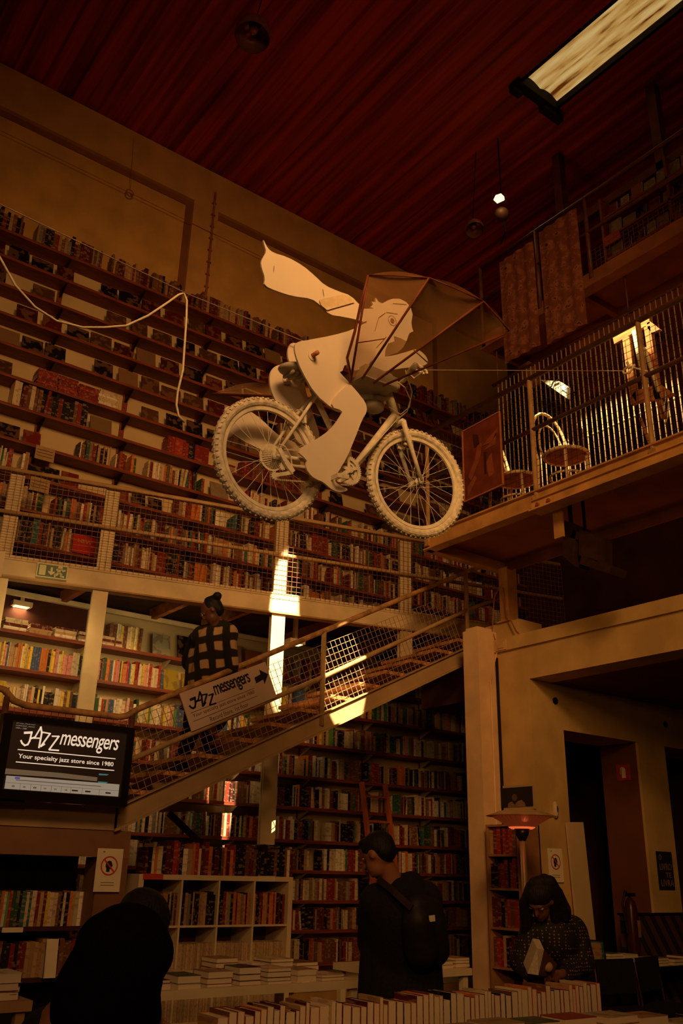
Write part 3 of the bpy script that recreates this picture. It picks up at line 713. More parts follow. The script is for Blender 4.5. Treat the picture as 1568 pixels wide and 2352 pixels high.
board('near_lower_leg', calf, .125, it=1)
thigh = c5([(463, 590), (500, 578), (580, 575), (620, 640), (680, 735), (735, 795), (800, 870), (790, 900), (740, 930), (700, 942), (655, 930), (560, 850), (490, 730), (460, 650), (455, 610)])
board('near_thigh', thigh, .112, it=1)
tor = c5([(470, 600), (500, 580), (640, 555), (750, 525), (830, 480), (880, 560), (850, 700), (745, 740), (715, 690), (692, 748), (600, 730), (520, 690)])
board('torso', tor, .09, it=1)
board('far_hip', [(672, 784), (661, 798), (661, 826), (675, 846), (705, 852), (720, 800)], -.05, it=2)
board('far_thigh', [(650, 836), (630, 841), (619, 858), (620, 890), (633, 922), (663, 975), (690, 1030), (740, 1015), (720, 955), (702, 900), (695, 855), (672, 838)], -.13, it=2)
board('far_lower_leg', [(517, 950), (516, 937), (526, 932), (572, 942), (602, 964), (633, 995), (652, 1006), (700, 1025), (735, 1020), (720, 1060), (640, 1045), (602, 1035), (540, 1002), (536, 996), (524, 1030), (514, 1022), (517, 987)], -.15, it=1)
head = c6([(190, 350), (310, 348), (275, 332), (302, 312), (288, 284), (326, 292), (324, 250), (352, 288), (385, 300), (430, 275), (480, 258), (540, 260), (600, 290), (640, 340), (656, 400), (645, 470), (650, 515), (662, 552), (626, 570), (600, 642), (560, 620), (495, 596), (500, 640), (440, 660), (415, 720), (410, 780), (320, 860), (280, 740), (240, 620), (150, 520)])
hd = board('head', head, .02, it=0)
beard = c6([(495, 597), (540, 612), (600, 642), (570, 700), (520, 745), (412, 780), (418, 715), (442, 660), (500, 640)])
board('beard', beard, .028, mat('sepia_beard_paint', (.34, .21, .10), .8, .1, 5), .006, it=0)  # beard shape in a darker sepia tone
mb = MB()
for i in range(2):
    pass
e_ = Q(780+470*.2551, 620+458*.2551, .02)
disc_on(e_, 0, .016, U_, V_, REDINK if False else mat('sepia_drawn_line', (.22, .11, .05), .8, .1, 5), hd, 'eye', .004)
disc_on(e_, .030, .033, U_, V_, MATS['sepia_drawn_line'], hd, 'eye_ring', .004)
mb = MB()
for l in ([(300, 600), (350, 430), (410, 385)], [(270, 620), (240, 650), (200, 680)], [(480, 300), (600, 310)], [(420, 600), (330, 700)], [(520, 395), (420, 380)]):
    mb.tube([Q(780+x*.2551, 620+y*.2551, .024) for x, y in l], .0016, 5)
mb.build('drawn_lines', MATS['sepia_drawn_line'], hd)
arm = c6([(270, 720), (275, 820), (300, 885), (350, 912), (410, 912), (460, 900), (600, 880), (720, 870), (790, 850), (792, 800), (750, 745), (690, 708), (610, 735), (480, 772), (410, 778), (330, 800)])
board('arm', arm, .06, it=1)
hn = Q(972, 845, .08)
mb = MB(); 
for k, (dx, dy) in enumerate(((0, 0), (9, 5), (16, 11), (20, 18))): mb.capsule(Q(960+dx*.4, 838+dy*.7, .06), Q(974+dx*.3, 848+dy*.5, .10), .010, .009, 8, 3)
mb.capsule(Q(955, 850, .06), Q(972, 858, .1), .009, .008, 8, 3); mb.build('hand', SHEET, fg, True)
scarf = c5([(294, 60), (318, 108), (345, 133), (420, 155), (500, 200), (560, 252), (610, 300), (680, 330), (740, 350), (790, 402), (830, 440), (820, 490), (770, 472), (700, 458), (630, 447), (590, 402), (540, 365), (450, 355), (370, 330), (300, 300), (307, 262), (290, 215), (285, 180), (300, 150), (313, 128), (304, 98)])
sf = board('scarf', scarf, .04, it=1)
for a, b in (((352, 200), (350, 228)), ((598, 318), (605, 352))):
    mb = MB(); pa, pb = c5([a, b]); mb.tube([Q(*pa, .046), Q(*pb, .046)], .0014, 5); mb.build('stitch', MATS['sepia_drawn_line'], sf)
mb = MB(); mb.prism([Q(x, y, .048) for x, y in c5([(580, 372), (700, 345), (745, 362), (760, 385), (620, 425), (590, 400)])], N_*.001); mb.build('tape', mat('glossy_tape', (.80, .62, .38), .25, .1, 20), sf)
mb = MB(); hp_ = Q(717, 817, .112); mb.lathe([(0, 0), (.030, 0), (.030, .006), (0, .006)], hp_, N_, 24); mb.build('washer', SHEET, fg)
mb = MB(); mb.lathe([(0, 0), (.013, 0), (.013, .05), (0, .05)], hp_, N_, 14); mb.build('dowel', WOOD, fg, True)
mb = MB(); hp_ = Q(659, 873, -.128); mb.lathe([(0, 0), (.030, 0), (.030, .006), (0, .006)], hp_, N_, 24); mb.lathe([(0, 0), (.012, 0), (.012, .1), (0, .1)], hp_, N_, 14); mb.build('washer', SHEET, fg)

# ---- basket box and wings
bx = thing('wing_box', 'grey painted box on the handlebar holding the ribs of the fabric wings', 'box', Q(850, 895))
c_ = Q(848, 880, .03); ax = (U_*.92-V_*.12).normalized()
mb = MB(); up_ = ax.cross(N_).normalized(); mb.obox(c_, ax*.125, up_*.035, N_*.11); mb.obox(c_-up_*.045, ax*.10, up_*.012, N_*.09); mb.build('case', GREYB, bx)
mb = MB(); mb.lathe([(.022, 0), (.028, 0), (.028, .05), (.022, .05)], Q(897, 886, .05), ax+up_*.0, 16); mb.ellip(Q(858, 935, -.02), .07, .04, .05, Matrix((U_, V_, N_)).transposed()); mb.build('bracket', GREYB, bx, True)

def wing_mat():
    m = bpy.data.materials.new('translucent_brown_cloth'); m.use_nodes = True; nt = m.node_tree; N = nt.nodes; L = nt.links; b = N['Principled BSDF']
    tc = N.new('ShaderNodeTexCoord'); nz = N.new('ShaderNodeTexNoise'); nz.inputs['Scale'].default_value = 5; nz.inputs['Detail'].default_value = 4
    cr = N.new('ShaderNodeValToRGB'); cr.color_ramp.elements[0].position = .3; cr.color_ramp.elements[0].color = (.42, .18, .055, 1); cr.color_ramp.elements[1].position = .7; cr.color_ramp.elements[1].color = (.55, .27, .09, 1)
    L.new(tc.outputs['Object'], nz.inputs['Vector']); L.new(nz.outputs['Fac'], cr.inputs[0]); L.new(cr.outputs[0], b.inputs['Base Color'])
    b.inputs['Roughness'].default_value = .9; b.inputs['Alpha'].default_value = .46
    return m
WING = wing_mat()
def wing(nm, roots, tips, extra, label):
    t = thing(nm, label, 'wing', roots[0])
    mb = MB(); n = len(tips)
    for i in range(n-1):
        a, b, c, d = roots[i], tips[i], tips[i+1], roots[i+1]
        k = 8; vs = []; mid = (a+b+c+d)/4
        for s in range(k+1):
            for r_ in range(k+1):
                p = (a*(1-s/k)+b*(s/k))*(1-r_/k)+(d*(1-s/k)+c*(s/k))*(r_/k)
                p = p+V_*(.03*math.sin(math.pi*r_/k)*s/k)
                vs.append(p)
        mb.add(vs, [(s*(k+1)+r_, s*(k+1)+r_+1, (s+1)*(k+1)+r_+1, (s+1)*(k+1)+r_) for s in range(k) for r_ in range(k)])
    mb.build('membrane', WING, t, True)
    for a, b in zip(roots, tips):
        mb = MB(); mb.tube([a-(b-a)*.05, b], .007, 8); mb.build('rib', WINGRIB, t, True)
    mb = MB()
    for a, b in zip(tips, tips[1:]): mb.tube([a, (a+b)/2+V_*.004, b], .0045, 6)
    mb.build('hem', WINGRIB, t, True)
    for a, b in extra:
        mb = MB(); mb.tube([a, b], .0035, 6); mb.build('strut', WINGRIB, t, True)
WY = lambda px, py, w: onY(px, py, 3.64-w)
wing('fabric_wing', [WY(806, 868, .16), WY(838, 860, .2), WY(868, 872, .2), WY(893, 880, .18)], [WY(845, 632, .45), WY(985, 638, .7), WY(1110, 692, .75), WY(1170, 762, .65)],
     [(WY(817, 788, .27), WY(883, 778, .40)), (WY(950, 804, .42), WY(981, 832, .40))], 'large brown translucent fan-shaped fabric wing over the rider, pointing up right')
wing('fabric_wing', [onY(815, 905, 3.8), onY(790, 915, 3.8), onY(770, 930, 3.8)], [onY(625, 879, 4.15), onY(487, 905, 4.35), onY(600, 915, 4.3)],
     [], 'far fabric wing seen edge-on as a brown blade behind the rider\'s legs')
mb = MB(); mb.tube([WY(806, 868, .17), WY(797, 822, .25), WY(815, 760, .3), WY(830, 690, .38), WY(845, 632, .45)], .008, 6); tag(mb.build('bent_rib', WINGRIB, smooth=True), 'curved wooden trailing rib at the left edge of the large wing', 'rib')

# ---- suspension cables and rope
mb = MB(); mb.tube([Q(-60, 440, 0), Q(430, 675, 0), Q(732, 798, 0)], .003, 6); tag(mb.build('steel_cable', mat('bright_cable', (.6, .45, .28), .3, .1, 20, metal=.5)), 'thin taut cable running from the upper left down to the bicycle saddle', 'cable')
hk = onX(1430, 852, BX-.03)
mb = MB(); mb.tube([Q(975, 850, .08), hk], .0028, 6); tag(mb.build('steel_cable', MATS['bright_cable']), 'thin level cable from the bicycle handlebar to the bridge railing', 'cable')
tb = thing('cable_clamp', 'bright sunlit knot and clamp tying the cable to the bridge railing', 'clamp', hk)
CLM = mat('pale_clamp', (.85, .72, .42), .4, .1, 20)
mb = MB(); mb.tube([hk, hk+Vector((0, -.06, .02)), hk+Vector((0, -.10, -.01)), hk+Vector((0, -.06, -.045)), hk+Vector((0, -.01, -.03)), hk], .011, 6); mb.tube([hk+Vector((0, -.05, .06)), hk+Vector((0, -.06, 0)), hk+Vector((.0, -.12, 0))], .012, 6); mb.build('knot', CLM, tb, True)
mb = MB(); mb.tube([hk+Vector((0, -.08, 0)), onX(1487, 853, BX)], .008, 6); mb.build('tail', CLM, tb, True)
RN = -.5
mb = MB(); mb.tube([Q(x, y, RN) for x, y in ((-30, 540), (0, 592), (35, 655), (80, 705), (130, 737), (190, 752), (240, 752), (290, 748), (340, 725), (385, 695), (410, 677), (422, 673), (429, 690), (428, 730), (424, 790), (420, 850), (408, 900), (405, 930), (410, 955), (424, 970))], .0065, 8)
tag(mb.build('rope', ROPE, smooth=True), 'white rope looping from the upper left and hanging loose in front of the shelves', 'rope')

# ================================================================== BOOKS
def proj(p):
    v = Vector(p)-CAM; d = v.dot(_f)
    return (784+F_PX*v.dot(_r)/d, 1176-F_PX*v.dot(_u)/d) if d > 0 else (-999, -999)
def inframe(p, m=25):
    a, b = proj(p); return -m < a < 1568+m and -m < b < 2352+m
PAL = {'dark red': (.20, .018, .012), 'brown': (.16, .06, .025), 'black': (.012, .008, .007), 'cream': (.62, .46, .28), 'white': (.74, .62, .44),
       'tan': (.42, .24, .11), 'red': (.34, .028, .014), 'orange': (.58, .17, .03), 'yellow': (.70, .46, .05), 'dark green': (.03, .075, .03),
       'green': (.10, .26, .05), 'teal': (.03, .12, .10), 'blue': (.05, .09, .20), 'grey': (.22, .17, .12), 'pink': (.62, .24, .20), 'maroon': (.10, .012, .01)}
DIM = ['dark red', 'brown', 'black', 'cream', 'tan', 'maroon', 'brown', 'black', 'tan', 'red', 'grey', 'cream']
MID = ['cream', 'white', 'black', 'dark red', 'red', 'brown', 'tan', 'orange', 'cream', 'black', 'dark green', 'grey', 'white', 'black', 'maroon', 'cream', 'dark red', 'teal', 'tan', 'cream', 'brown']
VIV = ['cream', 'white', 'yellow', 'green', 'red', 'orange', 'blue', 'white', 'brown', 'pink', 'dark green', 'tan', 'black', 'cream', 'yellow']
def rnd(a, b): return random.uniform(a, b)
def jit(c, k=.18): f = 1+rnd(-k, k); return tuple(min(1, max(0, v*f*(1+rnd(-.06, .06)))) for v in c)

# one book = two boards, a spine and a recessed page block, on unit axes: x thickness, y depth (spine at -.5), z height
def book_parts():
    cov = [((-.5, -.5, 0), (-.44, .5, 1)), ((.44, -.5, 0), (.5, .5, 1)), ((-.44, -.5, 0), (.44, -.46, 1))]
    pg = ((-.44, -.46, .012), (.44, .49, .985))
    return cov, pg
def uvbox(mb, a, b, xf, m, col, seed):
    x0, y0, z0 = a; x1, y1, z1 = b
    P8 = [(x0, y0, z0), (x1, y0, z0), (x1, y1, z0), (x0, y1, z0), (x0, y0, z1), (x1, y0, z1), (x1, y1, z1), (x0, y1, z1)]
    F = [(0, 3, 2, 1), (4, 5, 6, 7), (0, 1, 5, 4), (1, 2, 6, 5), (2, 3, 7, 6), (3, 0, 4, 7)]
    uvs = []
    for f in F:
        k = []
        for i in f:
            p = P8[i]
            if f in ((1, 2, 6, 5), (3, 0, 4, 7)): k.append((p[1]+seed, p[2]+seed))
            else: k.append((p[0]*.35+seed, p[2]+seed))
        uvs.append(k)
    mb.add([xf(p) for p in P8], F, m, col, uvs)
def add_book(mb, org, at, ad, ah, col):   # org = centre of the foot of the book; at/ad/ah = axis vectors scaled to thickness/depth/height
    org = Vector(org); sd = rnd(0, 40); xf = lambda p: org+at*p[0]+ad*p[1]+ah*p[2]
    cov, pg = book_parts()
    for a, b in cov: uvbox(mb, a, b, xf, 0, col, sd)
    mb.add([xf(p) for p in [(pg[0][0], pg[0][1], pg[0][2]), (pg[1][0], pg[0][1], pg[0][2]), (pg[1][0], pg[1][1], pg[0][2]), (pg[0][0], pg[1][1], pg[0][2]), (pg[0][0], pg[0][1], pg[1][2]), (pg[1][0], pg[0][1], pg[1][2]), (pg[1][0], pg[1][1], pg[1][2]), (pg[0][0], pg[1][1], pg[1][2])]],
           [(0, 3, 2, 1), (4, 5, 6, 7), (2, 3, 7, 6)], 1, col)
_bk = []
def proto_books():
    m = MB(); cov, pg = book_parts()
    for a, b in cov: uvbox(m, a, b, lambda p: Vector(p), 0, None, 0.0)
    me_c = m.build('book_cover', [COVER]); me_a = None
    m2 = MB(); m2.box(*pg); me_p = m2.build('page_block', [PAGES])
    for o in (me_c, me_p):
        off = Vector(o.location)
        o.data.transform(Matrix.Translation(off)); o.location = (0, 0, 0)
    a = me_c.copy(); a.data = me_c.data.copy(); a.data.materials[0] = ART
    d = (me_c.data, a.data, me_p.data)
    for o in (me_c, me_p, a): bpy.data.objects.remove(o)
    return d
ME_C, ME_A, ME_P = proto_books()
NBOOK = [0]
def book(org, at, ad, ah, cname, label, group, art=False, name='book', cat='book'):
    M = Matrix.Identity(4)
    for i, ax_ in enumerate((at, ad, ah)):
        for r_ in range(3): M[r_][i] = ax_[r_]
    for r_ in range(3): M[r_][3] = org[r_]
    o = bpy.data.objects.new(name, ME_A if art else ME_C); COL.objects.link(o); o.matrix_world = M
    k_ = .5 if art and name == 'picture_book' else 1.0; o.color = (*[c*k_ for c in jit(PAL[cname])], 1)
    p = bpy.data.objects.new('page_block', ME_P); COL.objects.link(p); p.parent = o
    tag(o, label, cat, group); NBOOK[0] += 1
    return o
def nth(n):
    W_ = ['first', 'second', 'third', 'fourth', 'fifth', 'sixth', 'seventh', 'eighth', 'ninth', 'tenth', 'eleventh', 'twelfth']
    if n <= 12: return W_[n-1]
    return '%d%s' % (n, 'th' if 10 < n % 100 < 20 else {1: 'st', 2: 'nd', 3: 'rd'}.get(n % 10, 'th'))
XA, YA, ZA = Vector((1, 0, 0)), Vector((0, 1, 0)), Vector((0, 0, 1))
def thick(t): return 'slim ' if t < .018 else ('thick ' if t > .036 else '')

STUFF = MB()
def row_stuff(x0, x1, z, pal, h=(.17, .24), t=(.012, .040), gap=.05, yf=YS+.015, cull=True, run=True):
    x = x0
    while x < x1:
        if random.random() < gap: x += rnd(.03, .16)
        n = 1 if not run or random.random() < .88 else random.randint(2, 4)
        cn = random.choice(pal); hh = rnd(*h); tt = rnd(*t); base = PAL[cn]
        for _ in range(n):
            if n == 1: pass
            dd = rnd(.12, .17); yo = rnd(0, .015); lean = 0
            if random.random() < .06: lean = rnd(-.16, .16)
            org = Vector((x+tt/2, yf+yo+dd/2, z)); at = XA*tt; ah = Vector((lean*hh, 0, hh*math.sqrt(1-lean*lean)))
            if x+tt > x1: return
            if not cull or (inframe(org) or inframe(org+ah)): add_book(STUFF, org, at, YA*dd, ah, jit(base))
            hh = min(max(hh*(1+rnd(-.05, .05)), h[0]), h[1]) if n == 1 else hh; x += tt+rnd(.0003, .0025)+abs(lean)*.05
def stack_stuff(x0, z, w, n, pal, yf=YS+.02):
    zz = z
    for _ in range(n):
        t = rnd(.012, .035); cn = random.choice(pal); d = rnd(.15, .18)
        # lying flat, fore edge or spine to the front
        add_book(STUFF, Vector((x0+w/2+rnd(-.01, .01), yf+d/2, zz+t/2))-XA*w/2, ZA*t, YA*d, XA*w, jit(PAL[cn])); zz += t+.001

FACEN = {}
def face_row(x0, x1, z, pal, rowname, step=(.27, .40), w=(.17, .26), h=(.17, .24), skip=.15):
    x = x0; k = 0; out = []
    while x < x1-.2:
        ww = rnd(*w); hh = rnd(*h)
        if random.random() > skip:
            org = Vector((x+ww/2, YS+.05, z)); ah = Vector((0, .22*hh, hh*.975))
            if inframe(org) and inframe(org+ah):
                cn = random.choice(pal); out.append((org, ww, hh, ah, cn))
        x += ww+rnd(*step)-.22
    for k, (org, ww, hh, ah, cn) in enumerate(out):
        shape = 'wide' if ww > hh*1.05 else ('tall' if hh > ww*1.15 else 'square')
        # cover faces the room: thickness axis is y, depth axis is x
        o = book(org, Vector((0, .018, -.004)), XA*ww, ah, cn, '%s %s picture book facing out, %s from left, %s' % (shape, cn, nth(k+1), rowname), 'picture books shown cover-out on the back wall', True, 'picture_book', 'picture book')

# ---- upper wall, shelf by shelf
row_stuff(1.2, 10.1, 8.2, ['dark red', 'brown', 'maroon', 'brown', 'tan', 'black', 'maroon', 'grey', 'tan'], (.19, .30), (.018, .045), .05)
for i, z in enumerate(ZU[1:5]):
    face_row(1.3+.11*i, 10.0, z, ['black', 'brown', 'tan', 'black', 'black', 'brown', 'maroon', 'black', 'dark red'], '%s shelf from top' % ordn[i+1], (.245, .30), (.20, .27), (.19, .235), .12)
row_stuff(8.5, 10.1, 7.14, DIM); row_stuff(5.6, 6.1, 6.78, DIM)
# sixth shelf: red stacks and box sets at the left, covers to the right
for k, x in enumerate((2.42, 2.66, 2.90, 3.14)): stack_stuff(x, 6.41, .23, 9-2*(k > 2), ['dark red', 'dark red', 'red'] if k < 3 else ['cream', 'white'])
face_row(3.7, 9.8, 6.41, ['brown', 'black', 'tan', 'brown', 'maroon'], 'sixth shelf from top', (.26, .33)); face_row(1.9, 2.4, 6.41, ['maroon', 'brown'], 'left end of sixth shelf', (.26, .3))
row_stuff(2.2, 3.1, 6.07, ['black', 'brown', 'maroon', 'dark red', 'cream'], (.24, .32), (.03, .05), .1)
face_row(3.1, 3.7, 6.07, ['black', 'cream', 'tan'], 'seventh shelf from top'); row_stuff(4.05, 4.65, 6.07, ['black', 'red', 'dark red', 'cream'], (.2, .24), (.02, .05)); stack_stuff(4.75, 6.07, .24, 5, ['cream', 'tan', 'dark red']); row_stuff(5.1, 6.0, 6.07, ['dark red', 'maroon', 'brown'], (.2, .24), (.02, .04))
face_row(6.0, 9.8, 6.07, ['dark red', 'cream', 'black', 'brown'], 'right part of seventh shelf', (.27, .4))
face_row(1.9, 3.05, 5.68, ['cream', 'black', 'red', 'tan'], 'left part of eighth shelf', (.24, .27)); row_stuff(3.0, 4.6, 5.68, MID, (.18, .25), (.012, .032), .03); face_row(4.7, 5.3, 5.68, ['tan', 'cream', 'red'], 'middle of eighth shelf', (.24, .3)); row_stuff(5.2, 9.9, 5.68, MID, (.17, .25), (.012, .035), .1)
row_stuff(1.9, 2.55, 5.31, MID, (.2, .27), (.012, .03)); face_row(2.5, 4.3, 5.31, ['tan', 'cream', 'black', 'cream', 'red'], 'ninth shelf from top', (.23, .27), (.15, .21), (.16, .21)); row_stuff(4.25, 9.9, 5.31, MID, (.18, .26), (.012, .036), .05)
row_stuff(1.9, 9.9, 4.94, MID, (.19, .26), (.012, .034), .02); row_stuff(1.9, 9.9, 4.57, MID, (.19, .28), (.012, .038), .02)
# ---- lower wall
for k in range(6): stack_stuff(2.25+.26*k, 3.64, .23, 4+k % 2, ['white', 'cream', 'tan', 'maroon'])
row_stuff(3.62, 4.02, 3.64, ['yellow', 'white', 'cream', 'brown'], (.24, .27), (.014, .03), .0)
face_row(4.15, 5.6, 3.64, ['black', 'pink', 'orange', 'white', 'cream'], 'shelf just under the gallery', (.27, .33), (.2, .24), (.24, .29), 0)
row_stuff(5.7, 9.9, 3.64, DIM, (.2, .27), (.015, .04), .1)
row_stuff(2.3, 4.30, 3.27, VIV, (.20, .26), (.012, .034), .0); face_row(4.32, 5.1, 3.27, ['yellow', 'cream', 'white'], 'shelf beside the plaid shirt', (.23, .26), (.17, .21), (.22, .27), 0); row_stuff(5.2, 9.9, 3.27, VIV, (.19, .26), (.014, .04), .06)
row_stuff(2.3, 9.9, 2.88, VIV, (.19, .25), (.012, .036), .02); row_stuff(2.6, 9.9, 2.5, MID, (.19, .25), (.012, .036), .02)
row_stuff(2.6, 9.9, 2.15, MID, (.19, .25), (.012, .038), .02); row_stuff(3.2, 9.9, 1.79, MID+['cream', 'white'], (.2, .25), (.012, .04), .02)
row_stuff(3.3, 9.9, 1.47, MID+['white'], (.2, .25), (.012, .04), .02)
for z in (1.155, .85, .52): row_stuff(3.3, 9.9, z, DIM, (.19, .24), (.014, .04), .03)

# ---- white cube bookcase under the stairs
CY = 7.25
tL, tR = onY(320, 2008, CY), onY(673, 2018, CY); zt = 1.405; x0, x1 = tL.x, tR.x
cb = thing('cube_bookcase', 'white open cube bookcase standing under the stairs', 'bookcase', ((x0+x1)/2, CY, 0))
mb = MB(); mb.box((x0, CY, zt-.04), (x1, CY+.36, zt)); mb.box((x0, CY, 0), (x0+.045, CY+.36, zt-.04)); mb.box((x1-.045, CY, 0), (x1, CY+.36, zt-.04)); mb.build('outer_frame', WHITE, cb)
cw = (x1-x0-.09)/4; rows = [zt-.04-.355*k for k in range(4)]
for k in range(1, 4):
    mb = MB(); mb.box((x0+.045+cw*k-.008, CY+.005, 0), (x0+.045+cw*k+.008, CY+.355, zt-.04)); mb.build('divider', WHITE, cb)
for z in rows[1:]:
    mb = MB(); mb.box((x0+.045, CY+.004, z-.008), (x1-.045, CY+.354, z+.008)); mb.build('shelf', WHITE, cb)
mb = MB(); mb.box((x0+.045, CY+.345, 0), (x1-.045, CY+.352, zt-.04)); mb.build('back_panel', mat('cube_back', (.12, .04, .02), .8), cb)
for nm, px, c_ in (('dim_left', 352, CREAM), ('pinkish', 612, MATS['cream_beam_paint'])):
    p = onY(px, 2012 if px < 400 else 2015, CY-.004); mb = MB(); mb.box((p.x-.09, CY-.006, zt-.04), (p.x+.09, CY, zt+.004)); tag(mb.build('shelf_label', PAPER if px > 400 else REDINK), 'small %s label strip on the top edge of the white cube bookcase' % ('pale, right of middle,' if px > 400 else 'reddish, left end,'), 'label')
x = x0+.05; k = 0
while x < x1-.02:
    t = rnd(.018, .045); h = rnd(.20, .27); k += 1; cn = random.choice(['dark red', 'brown', 'cream', 'black', 'tan', 'red', 'white', 'black', 'maroon', 'orange'] if x < x0+.9 else ['black', 'white', 'black', 'brown', 'maroon', 'black'])
    book(Vector((x+t/2, CY+.10, zt)), XA*t, YA*.17, ZA*h, cn, '%s%s book, %s from left on top of the white cube bookcase' % (thick(t), cn, nth(k)), 'books on top of the white cube bookcase'); x += t+.002
for c in range(4):
    xx = x0+.045+cw*c+.015; xe = x0+.045+cw*(c+1)-.012; k = 0
    while xx < xe-.03:
        t = rnd(.012, .026); h = rnd(.235, .26); k += 1; cn = random.choice(['black', 'brown', 'tan', 'black', 'dark red', 'grey', 'maroon', 'orange'] if c != 1 else ['black', 'tan', 'black', 'grey'])
        book(Vector((xx+t/2, CY+.10, rows[1]+.008)), XA*t, YA*.17, ZA*h, cn, '%s%s book, %s from left in %s upper cube of the white bookcase' % (thick(t), cn, nth(k), nth(c+1)), 'books in the upper cubes of the white bookcase'); xx += t+.0015
# thin magazines filling the lower cubes: too many to count
mg = MB()
for r_ in (2, 3):
    for c in range(4):
        xx = x0+.045+cw*c+.012; xe = x0+.045+cw*(c+1)-.012
        while xx < xe-.006:
            t = rnd(.004, .008); h = .215+rnd(-.004, .004)
            uvbox(mg, (0, 0, 0), (1, 1, 1), (lambda p, xx=xx, t=t, h=h, z=rows[r_]+.008: Vector((xx+t*p[0], CY+.02+.2*p[1], z+h*p[2]))), 0, jit((.52, .34, .17), .3), rnd(0, 30)); xx += t+.0008
tag(mg.build('magazines', [COVERS]), 'tightly packed thin cream magazines filling the lower cubes of the white bookcase', 'magazines', kind='stuff')

# ---- book bay under the landing
SYL = 7.0; zl = onY(100, 2128, SYL).z; zl2 = onY(100, 2245, SYL).z
bs = thing('dark_bookcase', 'dark bookcase set in the shadow under the landing', 'bookcase', (1.9, SYL, 0))
mb = MB(); mb.box((.9, SYL-.01, zl-.03), (2.84, SYL+.24, zl)); mb.build('shelf', MATS['dark_brown_wall'], bs)
mb = MB(); mb.box((.9, SYL-.01, zl2-.03), (2.84, SYL+.24, zl2)); mb.build('shelf', MATS['dark_brown_wall'], bs)
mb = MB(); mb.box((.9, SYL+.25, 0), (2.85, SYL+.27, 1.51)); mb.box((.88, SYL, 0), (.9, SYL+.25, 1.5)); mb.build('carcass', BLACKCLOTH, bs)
xl, xr = onY(-12, 2128, SYL).x, onY(208, 2125, SYL).x; x = xl; k = 0
while x < xr:
    t = rnd(.016, .034); k += 1; cn = ['dark green', 'orange', 'white', 'green', 'red', 'dark green', 'dark green', 'black', 'teal', 'cream', 'teal', 'cream', 'dark red', 'tan', 'maroon', 'yellow', 'cream', 'cream', 'brown', 'black', 'cream', 'black', 'orange', 'tan', 'cream', 'white', 'tan'][(k-1) % 27]
    book(Vector((x+t/2, SYL+.09, zl)), XA*t, YA*.16, ZA*rnd(.225, .24), cn, '%s%s paperback, %s from left on the shelf under the landing' % (thick(t), cn, nth(k)), 'paperbacks on the shelf under the landing'); x += t+.001
x = onY(-12, 2245, SYL).x
keep = STUFF
row_stuff(x, x+.62, zl2, ['maroon', 'brown', 'tan', 'dark red', 'black'], (.22, .25), (.02, .035), .0, SYL+.01)
row_stuff(x+.70, x+1.0, zl2, ['maroon', 'brown', 'tan', 'black'], (.22, .25), (.02, .035), .0, SYL+.01)
p = onY(118, 2200, SYL-.05); mb = MB(); mb.prism([(p.x-.045, SYL-.06, zl2), (p.x+.045, SYL-.06, zl2), (p.x+.045, SYL-.03, zl2+.25), (p.x-.045, SYL-.03, zl2+.25)], (0, .012, 0)); mb.prism([(p.x-.045, SYL-.06, zl2), (p.x-.045, SYL-.03, zl2+.25), (p.x-.045, SYL+.02, zl2)], (.006, 0, 0)); tag(mb.build('card_stand', PAPER), 'small white upright card in front of the lower shelf under the landing', 'card')
mb = MB(); p0, p1 = onY(5, 2132, SYL-.015), onY(53, 2132, SYL-.015); mb.box((p0.x, SYL-.02, zl-.035), (p1.x, SYL-.012, zl-.003)); tl_ = tag(mb.build('shelf_label', PAPER), 'pale label strip on the shelf edge under the landing at the far left', 'label')

# ---- narrow red brown bookcase by the pier
XF = 6.28
y1_, y0_ = onX(1118, 2000, XF).y, onX(1193, 2000, XF).y; ztop = onX(1155, 1893, XF).z
nb = thing('narrow_bookcase', 'narrow wooden bookcase behind the patio heater pole', 'bookcase', (XF, (y0_+y1_)/2, 0))
RB = mat('bookcase_wood', (.36, .16, .06), .5, .2, 5)
mb = MB(); mb.box((XF, y0_, 0), (XF+.28, y0_+.02, ztop)); mb.box((XF, y1_-.02, 0), (XF+.28, y1_, ztop)); mb.build('side_panel', RB, nb)
mb = MB(); mb.box((XF+.27, y0_, 0), (XF+.285, y1_, ztop)); mb.build('back_panel', MATS['dark_brown_wall'], nb)
zz = [onX(1155, py, XF).z for py in (1893, 1962, 2040, 2131, 2222)]+[.2]
for i, z in enumerate(zz):
    mb = MB(); mb.box((XF, y0_+.02, z-.018), (XF+.27, y1_-.02, z)); mb.build('shelf', RB, nb)
for i, z in enumerate(zz[1:5]):
    y = y1_-.025; k = 0
    while y > y0_+.05:
        t = rnd(.022, .045); k += 1; cn = random.choice(['maroon', 'dark red', 'brown', 'black', 'tan', 'red'])
        book(Vector((XF+.11, y-t/2, z)), Vector((0, -t, 0)), XA*.17, ZA*rnd(.2, .25), cn, '%s%s book, %s from left, %s shelf of the narrow wooden bookcase' % (thick(t), cn, nth(k), nth(i+1)), 'books in the narrow wooden bookcase'); y -= t+.002

